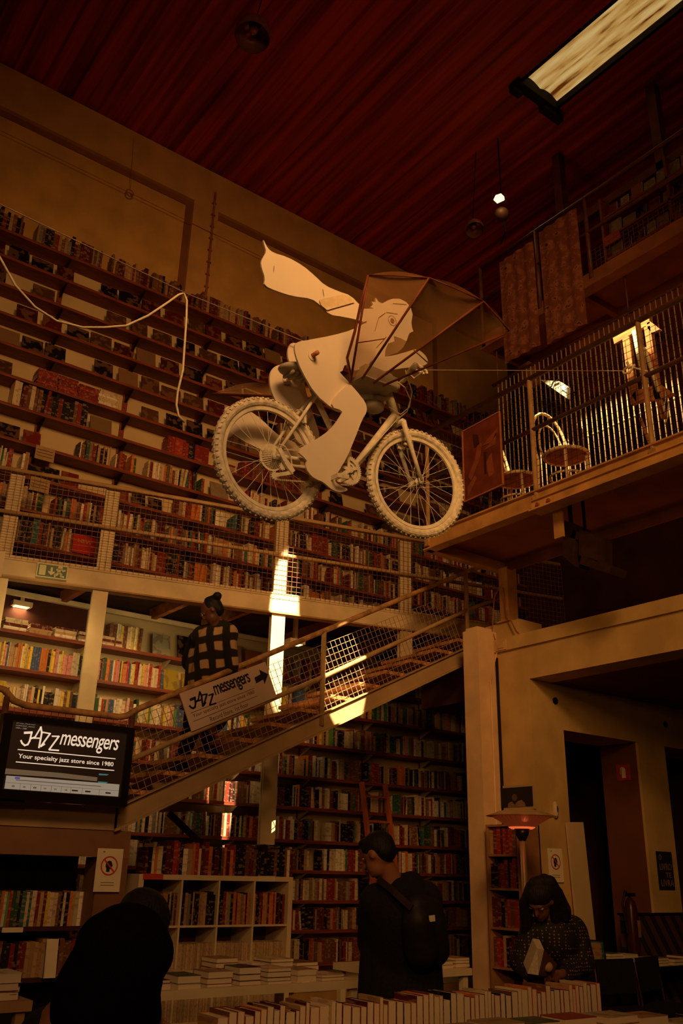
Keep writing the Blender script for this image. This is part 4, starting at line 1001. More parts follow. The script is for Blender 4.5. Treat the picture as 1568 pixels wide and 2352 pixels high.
# ---- display tables
def table(nm, label, x0, x1, y0, y1, z, m, th=.045, legs=True, lower=None):
    t = thing(nm, label, 'table', ((x0+x1)/2, (y0+y1)/2, 0))
    mb = MB(); mb.box((x0, y0, z-th), (x1, y1, z)); mb.build('tabletop', m, t)
    if legs:
        for lx in (x0+.05, x1-.05):
            for ly in (y0+.05, y1-.05):
                mb = MB(); mb.box((lx-.025, ly-.025, 0), (lx+.025, ly+.025, z-th)); mb.build('leg', m, t)
    if lower:
        mb = MB(); mb.box((x0+.03, y0+.08, lower-.02), (x1-.03, y1-.03, lower)); mb.build('lower_shelf', m, t)
    return t
BOARD = mat('pale_table_board', (.62, .44, .24), .5, .08, 4)
TF = 3.18; TZ = .765
table('display_table', 'pale foreground table carrying the long row of upright books', 1.72, 4.6, 2.2, TF+.35, TZ, BOARD)
table('display_table', 'white topped table of flat books in front of the white cube bookcase', 2.62, 4.24, 5.36, 6.35, .78, WHITE, .05, True, .42)
table('display_table', 'wooden table of stacked books at the lower left edge', .3, 1.95, 5.3, 6.4, .78, mat('brown_table', (.40, .22, .10), .5, .1, 4), .05, True, .45)
c1, c2 = onZ(993, 2228, .78), onZ(1078, 2223, .78)
table('display_table', 'small table of flat books to the right of the man with the backpack', c1.x-.35, c2.x, c1.y-.02, c1.y+.8, .78, WHITE, .05)
d1, d2 = onZ(1345, 2226, .74), onZ(1600, 2205, .74)
table('display_table', 'black topped table of books at the right, behind the woman in the dotted blouse', d1.x+.05, d1.x+2.4, d1.y-.14, 5.66, .74, BLACK, .04)

# row of upright books, page edges to the camera
x = onZ(478, 2312, .985).x; xe = onZ(1312, 2246, .985).x; k = 0
tot = []
while x < xe:
    t = rnd(.016, .046); h = .20+rnd(-.012, .022)
    if random.random() < .04: x += .012
    tot.append((x, t, h)); x += t+.0015
for k, (x, t, h) in enumerate(tot):
    cn = random.choice(['orange', 'dark red', 'brown', 'tan', 'black', 'red', 'maroon', 'cream'])
    o = book(Vector((x+t/2, TF+.07, TZ)), XA*-t, YA*-.145, ZA*h, cn, '%s%s upright book, %s from left in the foreground row' % (thick(t), cn, nth(k+1)), 'upright books in the long foreground row')

def flat_book(cx, cy, z, w, d, t, cn, label, group, rot=0.0, art=True):
    ca, sa_ = math.cos(rot), math.sin(rot); aw = Vector((ca, sa_, 0)); ad = Vector((-sa_, ca, 0))
    # lying: thickness up, page edges to the camera
    return book(Vector((cx, cy, z+t/2))-aw*w/2, ZA*t, ad*-d, aw*w, cn, label, group, art)
def stack(cx, cy, z, n, cols, where, group, w=(.13, .16), d=(.19, .23), t=(.014, .04), rot=0):
    zz_ = z; pos = ['bottom'] if n > 1 else []
    ww, dd = rnd(*w), rnd(*d)
    for i in range(n):
        th = rnd(*t); cn = cols[i % len(cols)]
        pl = 'lying alone' if n == 1 else ('on top' if i == n-1 else ('at the bottom' if i == 0 else '%s up' % nth(i+1)))
        flat_book(cx+rnd(-.004, .004), cy+rnd(-.006, .006), zz_, ww, dd, th, cn, '%s%s book %s, %s' % (thick(th), cn, pl, where) if n > 1 else '%s%s book lying alone, %s' % (thick(th), cn, where), group, rot+rnd(-.03, .03)); zz_ += th+.0008
    return zz_
gF = 'flat books at the front of the foreground table'
FRONT = [(905, 2349, .875, ['cream', 'dark green'], 3), (1000, 2340, .885, ['cream', 'tan'], 2), (1088, 2334, .885, ['white', 'tan'], 2), (1172, 2330, .88, ['cream', 'dark green'], 2), (1262, 2322, .88, ['white', 'red'], 2), (1342, 2318, .865, ['cream', 'orange', 'cream'], 3), (1408, 2318, .85, ['cream', 'tan', 'white'], 2), (1465, 2328, .80, ['cream', 'tan'], 1)]
for i, (px, py, zt_, cs, n) in enumerate(FRONT):
    p = onZ(px, py, zt_); th = (zt_-TZ)/n
    stack(p.x, min(p.y, TF-.13), TZ, n, cs, '%s stack from left, near edge of foreground table' % nth(i+1), gF, (.19, .215), (.15, .17), (th*.9, th), -.05)
gB = 'flat books on the white topped table'
for r_ in range(2):
    xx = 2.72; i = 0
    while xx < 4.18:
        i += 1; n = random.choice([1, 2, 2, 3, 4]) if r_ == 0 else random.choice([2, 3, 4])
        stack(xx, 5.50+.30*r_, .78, n, random.sample(['cream', 'white', 'dark red', 'brown', 'dark green', 'tan', 'red', 'black', 'cream'], 4), '%s stack of %s row, white topped table' % (nth(i), 'front' if r_ == 0 else 'back'), gB, (.15, .19), (.20, .24), (.014, .045)); xx += .215
gA = 'flat books on the lower left table'
for i, (px, py, n) in enumerate(((20, 2268, 2), (62, 2280, 3), (105, 2275, 2), (40, 2245, 2), (90, 2236, 2))):
    p = onZ(px, py, .86); stack(max(.5, min(p.x, 1.8)), max(5.45, min(p.y, 6.2)), .78, n, random.sample(['cream', 'white', 'dark red', 'brown', 'black', 'cream'], 3), '%s stack on the lower left table' % nth(i+1), gA, (.16, .2), (.2, .24), (.025, .05))
gC = 'flat books on the small table beside the man'
for i in range(4):
    stack(c1.x-.2+.19*i, c1.y+.14, .78, [2, 3, 2, 3][i], random.sample(['cream', 'white', 'red', 'brown', 'tan'], 3), '%s stack on the small table beside the man' % nth(i+1), gC, (.13, .17), (.18, .22), (.015, .03))
gD = 'books on the black topped table'
for i in range(9):
    stack(d1.x+.28+.22*i, d1.y-.02+.02*(i % 2), .74, [5, 4, 3, 3, 2, 3, 2, 2, 1][i], ['teal', 'white'] if i == 0 else random.sample(['cream', 'white', 'tan', 'brown', 'white'], 3), '%s stack on the black topped table' % nth(i+1), gD, (.15, .19), (.2, .22), (.018, .028))
for i, (h, cn) in enumerate(((.2, 'tan'), (.21, 'teal'), (.22, 'black'))):
    book(Vector((d1.x+.10+.028*i, d1.y-.01, .74)), XA*.024, YA*.16, ZA*h, cn, '%s upright book %s the teal stack on the black topped table' % (cn, ['furthest left of', 'second left of', 'right against'][i]), 'upright books by the teal stack')
# books and album covers on the top floor shelves
TXS = 7.55
us = thing('upper_bookcase', 'dark wooden display shelf of books behind the top floor railing', 'bookcase', (TXS, 3.9, 7.38))
za = [7.90, 8.20, 8.50, 8.80]
mb = MB()
for z in za: mb.box((TXS, 2.6, z-.03), (TXS+.25, 5.1, z))
mb.build('shelf', REDWOOD, us)
mb = MB()
for y in (2.6, 3.4, 4.2, 5.09): mb.box((TXS, y, 7.38), (TXS+.25, y+.03, 9.1))
mb.build('upright', REDWOOD, us)
mb = MB(); mb.box((TXS+.25, 2.6, 7.38), (TXS+.27, 5.12, 9.1)); mb.build('back_panel', MATS['dark_board_wall'], us)
for i, z in enumerate(za):
    y = 5.06; k = 0
    while y > 3.0:
        w_ = rnd(.10, .17); h = rnd(.17, .24); k += 1; cn = random.choice(['tan', 'cream', 'red', 'brown', 'black', 'orange', 'cream'])
        book(Vector((TXS+.06, y-w_/2, z)), Vector((.016, 0, 0)), Vector((0, -w_, 0)), Vector((.2*h, 0, .98*h)), cn, '%s book facing out, %s from left, %s of top floor display' % (cn, nth(k), ['lowest shelf', 'second shelf up', 'third shelf up', 'top shelf'][i]), 'books shown on the top floor display', True, 'picture_book', 'picture book'); y -= w_+rnd(.01, .06)
tag(STUFF.build('shelved_books', [COVERS, PAGES]), 'hundreds of multicoloured books standing spine-out on the shelves of the back wall', 'books', kind='stuff')


# ================================================================== SCREEN
TY = 6.60
O, TR_, BL_ = onY(28.6, 1654.6, TY), onY(291, 1683, TY), onY(14, 1814, TY)
A = Vector((TR_.x-O.x, 0, 0)); B = Vector((0, 0, BL_.z-O.z))
tv = thing('television', 'flat black television on the landing railing playing a white JAZZ messengers logo', 'television', O+B+A*.5)
m_ = lambda u, v, y=0: O+A*u+B*v+Vector((0, y, 0))
mb = MB(); mb.hexa([m_(-.075, 1.13, .0), m_(1.065, 1.13, .0), m_(1.065, 1.13, .07), m_(-.075, 1.13, .07), m_(-.075, -.09, .0), m_(1.065, -.09, .0), m_(1.065, -.09, .07), m_(-.075, -.09, .07)]); mb.build('bezel', BLACK, tv)
mb = MB()
for a in ((-.075, -.09, 1.065, 0), (-.075, 1.0, 1.065, 1.13), (-.075, 0, 0, 1.0), (1.0, 0, 1.065, 1.0)):
    u0, v0, u1, v1 = a; mb.hexa([m_(u0, v1, -.02), m_(u1, v1, -.02), m_(u1, v1, 0), m_(u0, v1, 0), m_(u0, v0, -.02), m_(u1, v0, -.02), m_(u1, v0, 0), m_(u0, v0, 0)])
mb.build('bezel_rim', mat('gloss_black', (.012, .008, .006), .15, .1, 5, bump=0, spec=.5), tv)
mb = MB(); mb.prism([m_(0, 0, -.001), m_(1, 0, -.001), m_(1, 1, -.001), m_(0, 1, -.001)], (0, .001, 0)); sc = mb.build('screen', glow('screen_dark', (.022, .008, .004), .35), tv)
SW = glow('screen_white', (.74, .56, .40), 1.0); SG = glow('screen_grey', (.30, .24, .17), .8); SD = glow('screen_dim', (.12, .09, .07), .7)
def tvp(x, y): p = onY(x/2.8, 1560+y/2.8, TY); return ((p.x-O.x)/A.x, (p.z-O.z)/B.z)
JAZZ = [[.022, (158, 345), (204, 343)], [.016, (204, 340), (190, 398), (178, 420), (158, 426), (142, 412), (134, 395)],
        [.014, (262, 310), (225, 372), (200, 382)], [.017, (262, 308), (268, 345), (250, 440)], [.013, (196, 378), (252, 380)],
        [.013, (276, 342), (322, 350)], [.016, (322, 350), (262, 432), (285, 418)], [.013, (335, 367), (378, 368)], [.016, (378, 368), (316, 452)], [.014, (316, 454), (376, 458)]]
OF = O+Vector((0, -.002, 0))
strokes_on([[l[0]*.75]+[tvp(*p) for p in l[1:]] for l in JAZZ], OF, A, B, .01, SW, sc, 'jazz_lettering', 0)
text_on('messengers', OF, A, B, (.415, .12, .94, .36), SW, sc, 'messengers_lettering', .25, .006, 0, .92)
text_on('Your specialty jazz store since 1980', OF, A, B, (.09, .47, .91, .555), SW, sc, 'tagline', 0, .012, 0)
strokes_on([[(.08, .415), (.92, .415)], [(.08, .595), (.92, .595)]], OF, A, B, .006, SW, sc, 'rule', 0)
for i, (s, w_) in enumerate((('Jd Loja_Final.mp4', .155), ('H.264,AAC_HAAC', .155), ('1920 x 1080', .09))): text_on(s, OF, A, B, (.035, .02+.035*i, .035+w_, .042+.035*i), SG, sc, 'file_caption', 0, .0, 0)
mb = MB(); mb.prism([m_(.0, .70, -.002), m_(.45, .70, -.002), m_(.78, .72, -.002), m_(.78, .78, -.002), m_(.4, .77, -.002), (m_(.0, .78, -.002))], (0, .001, 0)); mb.build('guitar_neck_picture', glow('screen_brown', (.16, .10, .055), .7), sc)
mb = MB()
for v0 in (.66, .78): mb.prism([m_(.79, v0, -.002), m_(.88, v0, -.002), m_(.86, v0+.02, -.002), m_(.79, v0+.025, -.002)], (0, .001, 0))
mb.build('teal_picture_marks', glow('screen_teal', (.05, .16, .15), .8), sc)
mb = MB(); mb.prism([m_(.02, .80, -.002), m_(.985, .80, -.002), m_(.985, .985, -.002), m_(.02, .985, -.002)], (0, .001, 0)); mb.build('player_bar', SG, sc)
mb = MB()
for u in [.14, .225, .31, .395, .48, .56, .66, .81]: mb.prism([m_(u, .90, -.003), m_(u+.003, .90, -.003), m_(u+.003, .985, -.003), m_(u, .985, -.003)], (0, .001, 0))
mb.prism([m_(.02, .895, -.003), m_(.985, .895, -.003), m_(.985, .90, -.003), m_(.02, .90, -.003)], (0, .001, 0)); mb.prism([m_(.10, .845, -.003), m_(.82, .845, -.003), m_(.82, .858, -.003), m_(.10, .858, -.003)], (0, .001, 0)); mb.build('player_lines', SD, sc)
for u, s in ((.075, '\u25a0'), (.165, '>'), (.25, 'II'), (.335, '<<'), (.42, '>>'), (.51, 'AB')): text_on(s if s[0] != '\u25a0' else 'o', O+Vector((0, -.003, 0)), A, B, (u, .93, u+.022, .955), GREYINK, sc, 'player_symbol', 0, .02, 0)
strokes_on([[(.575, .942), (.62, .942)], [(.69, .942), (.73, .942)], [(.87, .942), (.91, .942)]], O+Vector((0, -.003, 0)), A, B, .010, GREYINK, sc, 'player_symbol', 0, .0006)
mb = MB(); mb.prism([m_(.09, .81, -.003), m_(.13, .81, -.003), m_(.13, .838, -.003), m_(.09, .838, -.003)], (0, .001, 0)); mb.build('blue_marker', glow('screen_blue', (.05, .05, .25), 1), sc)
mb = MB(); mb.prism([m_(-.02, 1.13, .01), m_(.2, 1.13, .01), m_(.2, 1.16, .01), m_(-.02, 1.16, .01)], (0, .05, 0)); mb.build('wall_bracket', DARKMETAL, tv)
# white display edge seen at the far left of the landing
mb = MB(); mb.prism([onY(-20, 1268, 6.9), onY(13, 1266, 6.9), onY(3, 1325, 6.9), onY(-20, 1320, 6.9)], (0, .01, 0)); tag(mb.build('hanging_sign', PAPER), 'pale corner of a hanging sign cut off at the left edge of the view', 'sign')

# ================================================================== ARROW SIGN ON THE STAIRS
SY_ = YT-.035
O, p1, p2 = onY(412, 1593, SY_), onY(609, 1520, SY_), onY(436, 1682, SY_)
A = p1-O; B = p2-O; B = B-A*(B.dot(A)/A.length_squared)
sg = thing('arrow_sign', 'white JAZZ messengers board with a black arrow on the stair railing', 'sign', O+B)
mb = MB(); mb.prism([O, O+A, O+A+B, O+B], (0, .008, 0)); bd = mb.build('board', mat('sign_board', (.62, .44, .34), .6, .04, 4), sg)
OF = O+Vector((0, -.002, 0))
x0_, y0__ = 134, 308
JZ = [[l[0]]+[(.06+(p[0]-134)/244*.27, .14+(p[1]-308)/150*.42) for p in l[1:]] for l in JAZZ]
strokes_on(JZ, OF, A, B, .01, BLACKINK, bd, 'jazz_lettering', 0)
text_on('messengers', OF, A, B, (.35, .12, .77, .48), BLACKINK, bd, 'messengers_lettering', .0, .015, 0, .85)
text_on('Your specialty jazz store since 1980', OF, A, B, (.06, .60, .77, .72), GREYINK, bd, 'tagline', 0, .0, 0)
text_on('Record Store. 1st floor', OF, A, B, (.22, .83, .66, .95), GREYINK, bd, 'tagline', 0, .0, 0)
strokes_on([[(.05, .56), (.78, .56)], [(.05, .78), (.78, .78)]], OF, A, B, .003, GREYINK, bd, 'rule', 0)
mb = MB(); mb.prism([OF+A*u+B*v for u, v in ((.82, .30), (.90, .27), (.90, .14), (.985, .34), (.91, .56), (.91, .43), (.82, .46))], (0, -.001, 0)); mb.build('arrow', BLACKINK, bd)

# no-phone sheets
def phone_sheet(O, A, B, label):
    O = Vector(O); nn = B.cross(A).normalized()
    if nn.dot(CAM-O) < 0: nn = -nn
    t = thing('notice_sheet', label, 'notice', O+B)
    mb = MB(); mb.prism([O, O+A, O+A+B, O+B], nn*.002); mb.build('paper', PAPER, t)
    c = O+A*.5+B*.40; r_ = A.length*.33
    h = [(-.35, .75), (-.35, .35), (-.5, .1), (-.45, -.35), (-.1, -.62), (.25, -.55), (.4, -.2), (.5, .0), (.38, .1), (.35, .4), (.1, .42), (.12, .75)]
    mb = MB(); a_, b_ = A.normalized(), B.normalized(); mb.prism([c+a_*x*r_*.85+b_*y*r_*.85+nn*.003 for x, y in h], nn*.001); mb.build('head_symbol', BLACKINK, t)
    disc_on(c, r_*.86, r_, A, B, REDINK, t, 'red_ring', .005)
    mb = MB(); mb.bar(c-(a_+b_)*r_*.64+nn*.006, c+(a_+b_)*r_*.64+nn*.006, r_*.15, .001, up=nn); mb.build('red_slash', REDINK, t)
    strokes_on([[(.25, v), (.75, v)] for v in (.79, .85)], O+nn*.002, A, B, .0035, GREYINK, t, 'small_print', .001, .0006)
    strokes_on([[(.22, .08), (.28, .08)]], O+nn*.002, A, B, .006, GREYINK, t, 'mark', .001, .0006)
O = onY(225, 1948, 6.785); A = Vector((.205, 0, 0)); phone_sheet(O, A, Vector((0, 0, -.30)), 'white no-phones notice with a red ring on the brown post under the landing')
O = onY(1256, 1948, 5.785); phone_sheet(O, Vector((.20, 0, 0)), Vector((0, 0, -.285)), 'white no-phones notice with a red ring on the concrete wall behind the heater')

# ================================================================== BRIDGE FURNITURE
P4 = [onX(x, y, BX-.05) for x, y in ((1062, 992), (1147, 946), (1157, 1105), (1070, 1152))]
O = P4[0]; A = Vector((0, P4[1].y-P4[0].y, 0)); B = Vector((0, 0, (P4[3].z-P4[0].z)))
A = Vector((0, P4[1].y-P4[0].y, P4[1].z-P4[0].z)); 
pt = thing('painting', 'dark reddish figure painting in a thin orange frame hung on the bridge railing', 'painting', O+B)
mb = MB(); mb.prism([O, O+A, O+A+B, O+B], (.02, 0, 0)); cv = mb.build('canvas', mat('dark_canvas', (.16, .03, .012), .6, .3, 6), pt)
mb = MB()
for p, q_ in ((O, O+A), (O+A, O+A+B), (O+A+B, O+B), (O+B, O)): mb.bar(p+Vector((-.004, 0, 0)), q_+Vector((-.004, 0, 0)), .012, .012)
mb.build('frame', mat('orange_frame', (.42, .15, .05), .5, .1, 6), pt)
ff = lambda u, v: O+A*u+B*v+Vector((-.003, 0, 0))
for nm, cl, shapes in (('painted_shapes', (.26, .065, .025), [[(.2, .75), (.45, .5), (.52, .3), (.42, .28), (.3, .5), (.12, .68)], [(.5, .35), (.95, .2), (.93, .27), (.75, .36)], [(.55, .42), (.78, .35), (.9, .25), (.85, .42)], [(.08, .82), (.3, .7), (.35, .75), (.1, .95)], [(.6, .6), (.75, .5), (.8, .8), (.66, .82)]]), ('painted_shapes', (.05, .012, .008), [[(.28, .12), (.42, .16), (.45, .3), (.3, .32)], [(.55, .45), (.62, .45), (.6, .75), (.55, .75)]])):
    mb = MB()
    for s_ in shapes: mb.prism([ff(u, v) for u, v in s_], (-.001, 0, 0))
    mb.build(nm, mat('paint%d' % int(cl[0]*100), cl, .6, .2, 10), cv)

FZ = BZ+.15
BENT = mat('pale_bentwood', (.72, .50, .26), .35, .12, 10)
def thonet(x, y, rot, label, parts_from=None):
    t = thing('bentwood_chair', label, 'chair', (x, y, FZ), 'bentwood chairs on the bridge')
    M = Matrix.Rotation(rot, 3, 'Z'); T = lambda p: Vector((x, y, FZ))+M @ Vector(p)
    def ring(r, z, rr): m = MB(); m.tube([T((math.cos(a)*r, math.sin(a)*r, z)) for a in [2*math.pi*i/24 for i in range(24)]], rr, 8, closed=True); return m
    m = ring(.20, .46, .017); m.build('seat_ring', BENT, t, True)
    m = MB(); m.lathe([(0, .0), (.19, .0), (.19, .008), (0, .008)], T((0, 0, .455)), (0, 0, 1), 24); m.build('seat', RUST, t)
    m = ring(.16, .24, .011); m.build('stretcher_ring', BENT, t, True)
    for a in (.75, -.75):
        m = MB(); m.tube([T((math.cos(a)*.18, math.sin(a)*.18, .45)), T((math.cos(a)*.21, math.sin(a)*.21, 0))], .016, 8, r2=.012); m.build('leg', BENT, t, True)
    pts = [T((-.22, -.17, 0)), T((-.18, -.18, .45))]+[T((-.20-.06*math.sin(a), -.21*math.cos(a), .62+.40*math.sin(a))) for a in [math.pi*i/12 for i in range(13)]]+[T((-.18, .18, .45)), T((-.22, .17, 0))]
    m = MB(); m.tube(pts, .015, 8); m.build('back_hoop', BENT, t, True)
    pts = [T((-.17, -.11, .46))]+[T((-.19-.05*math.sin(a), -.14*math.cos(a), .60+.28*math.sin(a))) for a in [math.pi*i/10 for i in range(11)]]+[T((-.17, .11, .46))]
    m = MB(); m.tube(pts, .010, 8); m.build('inner_hoop', BENT, t, True)
thonet(6.10, 4.77, R(-100), 'pale bentwood chair with a looped back on the bridge, lit by the sun')
thonet(6.15, 5.43, R(-80), 'second bentwood chair on the bridge, half hidden behind the painting')
# folded trestle of orange boards
px = 6.05; tr0 = onX(1470, 960, px)
ez = thing('wooden_stand', 'orange wooden stand with upright legs and two pointed boards on the bridge', 'stand', (px, tr0.y, FZ))
def pl(l, m, nm, th=.03): mbx = MB(); mbx.prism([onX(a, b, px) for a, b in l], (th, 0, 0)); mbx.build(nm, m, ez)
pl([(1405, 768), (1488, 722), (1492, 742), (1410, 790)], WOOD, 'top_board'); pl([(1478, 745), (1492, 738), (1516, 757), (1496, 764)], WOOD, 'top_board')
for a in (((1428, 775), (1444, 772), (1462, 925), (1448, 930)), ((1478, 752), (1492, 748), (1515, 900), (1500, 905)), ((1500, 905), (1512, 900), (1528, 950), (1518, 962))): pl(a, WOOD, 'leg', .035)
for a, b in (((1455, 760), (1478, 880)), ((1480, 800), (1512, 900))):
    mb = MB(); mb.tube([onX(*a, px-.03), onX(*b, px-.03)], .018, 8); mb.build('pale_rail', CLM, ez, True)
pl([(1450, 908), (1460, 896), (1515, 882), (1549, 906), (1520, 915), (1462, 925)], WOOD, 'lower_board')
mb = MB(); mb.tube([onX(x, y, px-.05) for x, y in ((1518, 915), (1524, 945), (1530, 900), (1535, 930), (1532, 960), (1526, 975))], .008, 6); mb.build('hanging_cord', CLM, ez, True)
mb = MB(); mb.tube([tr0, Vector((px+.02, tr0.y-.1, FZ))], .014, 6); mb.build('foot_rod', WOOD, ez)
# floodlight on the bridge
c = onX(1282, 892, 6.5); fl = thing('floodlight', 'white metal floodlight glowing behind the bridge railing above the bentwood chair', 'lamp', c)
mb = MB(); q4 = [onX(x, y, 6.5) for x, y in ((1240, 872), (1285, 876), (1302, 888), (1302, 915))]; mb.prism(q4, (.05, 0, 0)); mb.build('reflector', mat('white_enamel', (.55, .50, .40), .4, .1, 5), fl)
mb = MB(); mb.prism([onX(x, y, 6.49) for x, y in ((1286, 882), (1300, 889), (1301, 901), (1288, 893))], (.008, 0, 0)); mb.build('lamp_glass', glow('floodlight_glass', (.9, .78, .55), 1.3), fl)
mb = MB(); mb.tube([onX(x, y, 6.48) for x, y in ((1258, 890), (1266, 888), (1270, 877), (1282, 872))], .008, 6); mb.tube([c, Vector((6.8, c.y, c.z+.05))], .01, 6); mb.build('cable', BLACK, fl)
# floral cloth panels
def floral():
    m = bpy.data.materials.new('floral_print_cloth'); m.use_nodes = True; nt = m.node_tree; N = nt.nodes; L = nt.links; b = N['Principled BSDF']; b.inputs['Roughness'].default_value = .9
    tc = N.new('ShaderNodeTexCoord'); v1 = N.new('ShaderNodeTexVoronoi'); v1.inputs['Scale'].default_value = 16; v1.feature = 'SMOOTH_F1'
    nz = N.new('ShaderNodeTexNoise'); nz.inputs['Scale'].default_value = 14; nz.inputs['Detail'].default_value = 3
    L.new(tc.outputs['Object'], nz.inputs['Vector'])
    mx0 = N.new('ShaderNodeMix'); mx0.data_type = 'VECTOR'; mx0.inputs[0].default_value = .12; L.new(tc.outputs['Object'], mx0.inputs[4]); L.new(nz.outputs['Color'], mx0.inputs[5]); L.new(mx0.outputs[1], v1.inputs['Vector'])
    cr = N.new('ShaderNodeValToRGB'); e = cr.color_ramp.elements; e[0].position = .10; e[0].color = (.03, .008, .005, 1); e[1].position = .9; e[1].color = (.16, .045, .02, 1)
    k = e.new(.22); k.color = (.36, .13, .06, 1); k = e.new(.45); k.color = (.20, .055, .025, 1)
    L.new(v1.outputs['Distance'], cr.inputs[0]); L.new(cr.outputs[0], b.inputs['Base Color']); return m
FL = floral()
for i, (q, wh) in enumerate(((((1147, 600), (1222, 555), (1238, 790), (1158, 838)), 'left'), (((1240, 520), (1322, 488), (1345, 735), (1252, 800)), 'right'))):
    pw = [onX(x, y, TX-.05) for x, y in q]; ya, yb = (pw[0].y+pw[3].y)/2, (pw[1].y+pw[2].y)/2; zt_, zb_ = (pw[0].z+pw[1].z)/2, (pw[2].z+pw[3].z)/2
    mb = MB(); n = 12; vs = []
    for k in range(n+1):
        y = ya+(yb-ya)*k/n; vs += [(TX-.05+.012*math.sin(k*1.7), y, zt_), (TX-.05+.016*math.sin(k*1.7+.4), y, zb_), (TX-.046+.016*math.sin(k*1.7+.4), y, zb_), (TX-.046+.012*math.sin(k*1.7), y, zt_)]
    mb.add(vs, [(4*k, 4*k+1, 4*k+5, 4*k+4) for k in range(n)]+[(4*k+3, 4*k+7, 4*k+6, 4*k+2) for k in range(n)]+[(4*k+1, 4*k+2, 4*k+6, 4*k+5) for k in range(n)])
    tag(mb.build('floral_curtain', FL, smooth=True), '%s of the two long floral cloth panels hanging from the top floor railing' % wh, 'curtain', 'floral cloth panels')
# red and pale boards at the end of the top floor shelf
mb = MB(); mb.prism([onX(x, y, 7.53) for x, y in ((1384, 548), (1420, 526), (1424, 545), (1388, 568))], (.02, 0, 0)); tag(mb.build('red_signboard', mat('red_card', (.45, .04, .02), .6)), 'small red board at the left end of the top floor display', 'sign')

# ================================================================== LAMPS
def dome(px, py, z, r, label, tilt, cord=True, inner=None):
    p = onZ(px, py, z); t = thing('pendant_lamp', label, 'lamp', p, 'metal pendant lamps under the roof')
    ax = Vector(tilt).normalized(); mb = MB(); pr = [(r*math.sin(a), r*.95*math.cos(a)-r*.2) for a in [math.pi*.62*i/12 for i in range(13)]]
    mb.lathe(pr[::-1]+[(a*.97, b-.004) for a, b in pr], p, ax, 28); mb.build('shade', mat('lamp_shade_metal', (.26, .10, .05), .3, .15, 8, metal=.5), t, True)
    mb = MB(); mb.lathe([(0, r*.55), (r*.3, r*.55), (r*.36, r*.9), (r*.12, r*1.15), (0, r*1.15)], p, ax, 16); mb.build('lamp_holder', DARKMETAL, t, True)
    mb = MB(); mb.lathe([(0, -.1*r), (.2*r, -.05*r), (.26*r, .15*r), (.14*r, .45*r), (0, .5*r)], p, ax, 16); mb.build('bulb', mat('unlit_bulb', (.35, .12, .05), .15, .1, 5), t, True)
    mb = MB(); mb.tube([p+ax*r, Vector((p.x+.1, p.y, ZC-.02))], .006, 6); mb.build('cord', BLACK, t)
dome(582, 72, 9.9, .20, 'unlit dark dome lamp hanging at the top of the view left of centre', (.12, .1, 1))
dome(1088, 522, 9.3, .125, 'dark dome lamp with a bright upper rim beside the lit spotlight', (.2, .35, 1))
p = onZ(1146, 470, 9.3)
sp = thing('spotlight', 'round spotlight body with its bulb brightly lit under the roof', 'lamp', p)
c = onZ(1152, 492, 9.25); mb = MB(); mb.ellip(c, .10, .09, .09); mb.build('housing', mat('spot_housing', (.10, .04, .02), .4, .1, 6), sp, True)
b_ = onZ(1146, 455, 9.32); mb = MB(); mb.prism([b_+_r*x*.062+_u*y*.062 for x, y in ((-1.1, -.2), (-.3, -.95), (1.1, -.3), (1.0, .35), (.35, .95), (-.7, .6))], _f*.03); mb.build('bulb_glass', glow('hot_bulb', (1.0, .82, .52), 1.2), sp)
mb = MB(); mb.tube([c, c+Vector((.05, 0, -.25)), onZ(1150, 560, 9.0)], .012, 6); mb.tube([c, c+Vector((.12, .1, .5)), Vector((c.x+.12, c.y+.1, ZC))], .010, 6); mb.build('arm', BLACK, sp)
l = bpy.data.lights.new('spotlight_bulb', 'POINT'); l.energy = 3; l.color = (1, .6, .2); l.shadow_soft_size = .05; o = bpy.data.objects.new('spotlight_bulb', l); COL.objects.link(o); o.location = b_-_f*.12
# floods under the gallery
def flood(px, py, label, power, z=3.93):
    p = onZ(px, py, z); t = thing('floodlight', label, 'lamp', p, None)
    mb = MB(); mb.box((p.x-.10, p.y-.06, p.z), (p.x+.10, p.y+.06, p.z+.05)); mb.box((p.x-.02, p.y-.02, p.z+.05), (p.x+.02, p.y+.02, 4.1)); mb.build('housing', CREAM, t)
    mb = MB(); mb.box((p.x-.075, p.y-.045, p.z-.006), (p.x+.075, p.y+.045, p.z)); mb.build('lamp_glass', glow('flood_glass', (1.0, .85, .45), 1.6), t)
    l = bpy.data.lights.new('flood_light', 'AREA'); l.size = .14; l.energy = power*.5; l.color = (1.0, .74, .32); l.spread = R(170)
    o = bpy.data.objects.new('flood_light', l); COL.objects.link(o); o.location = p+Vector((0, 0, -.02)); o.rotation_euler = (R(0), 0, 0); look(o, (p.x, p.y+.25, p.z-1))
flood(48, 1394, 'small lit floodlight under the gallery at the far left', 3.5)
flood(677, 1480, 'lit floodlight under the gallery just right of the sunlit column', 2.5, 3.80)
for x, y, pw in ((4.0, 8.35, 5.0), (2.6, 8.6, 4.4)):  # added unseen fills that brighten the shelves under the gallery
    l = bpy.data.lights.new('gallery_fill', 'AREA'); l.size = .5; l.energy = pw; l.color = (1.0, .70, .28); o = bpy.data.objects.new('gallery_fill', l); COL.objects.link(o); o.location = (x, 7.95, 3.55); look(o, (x, 9.0, 3.0))

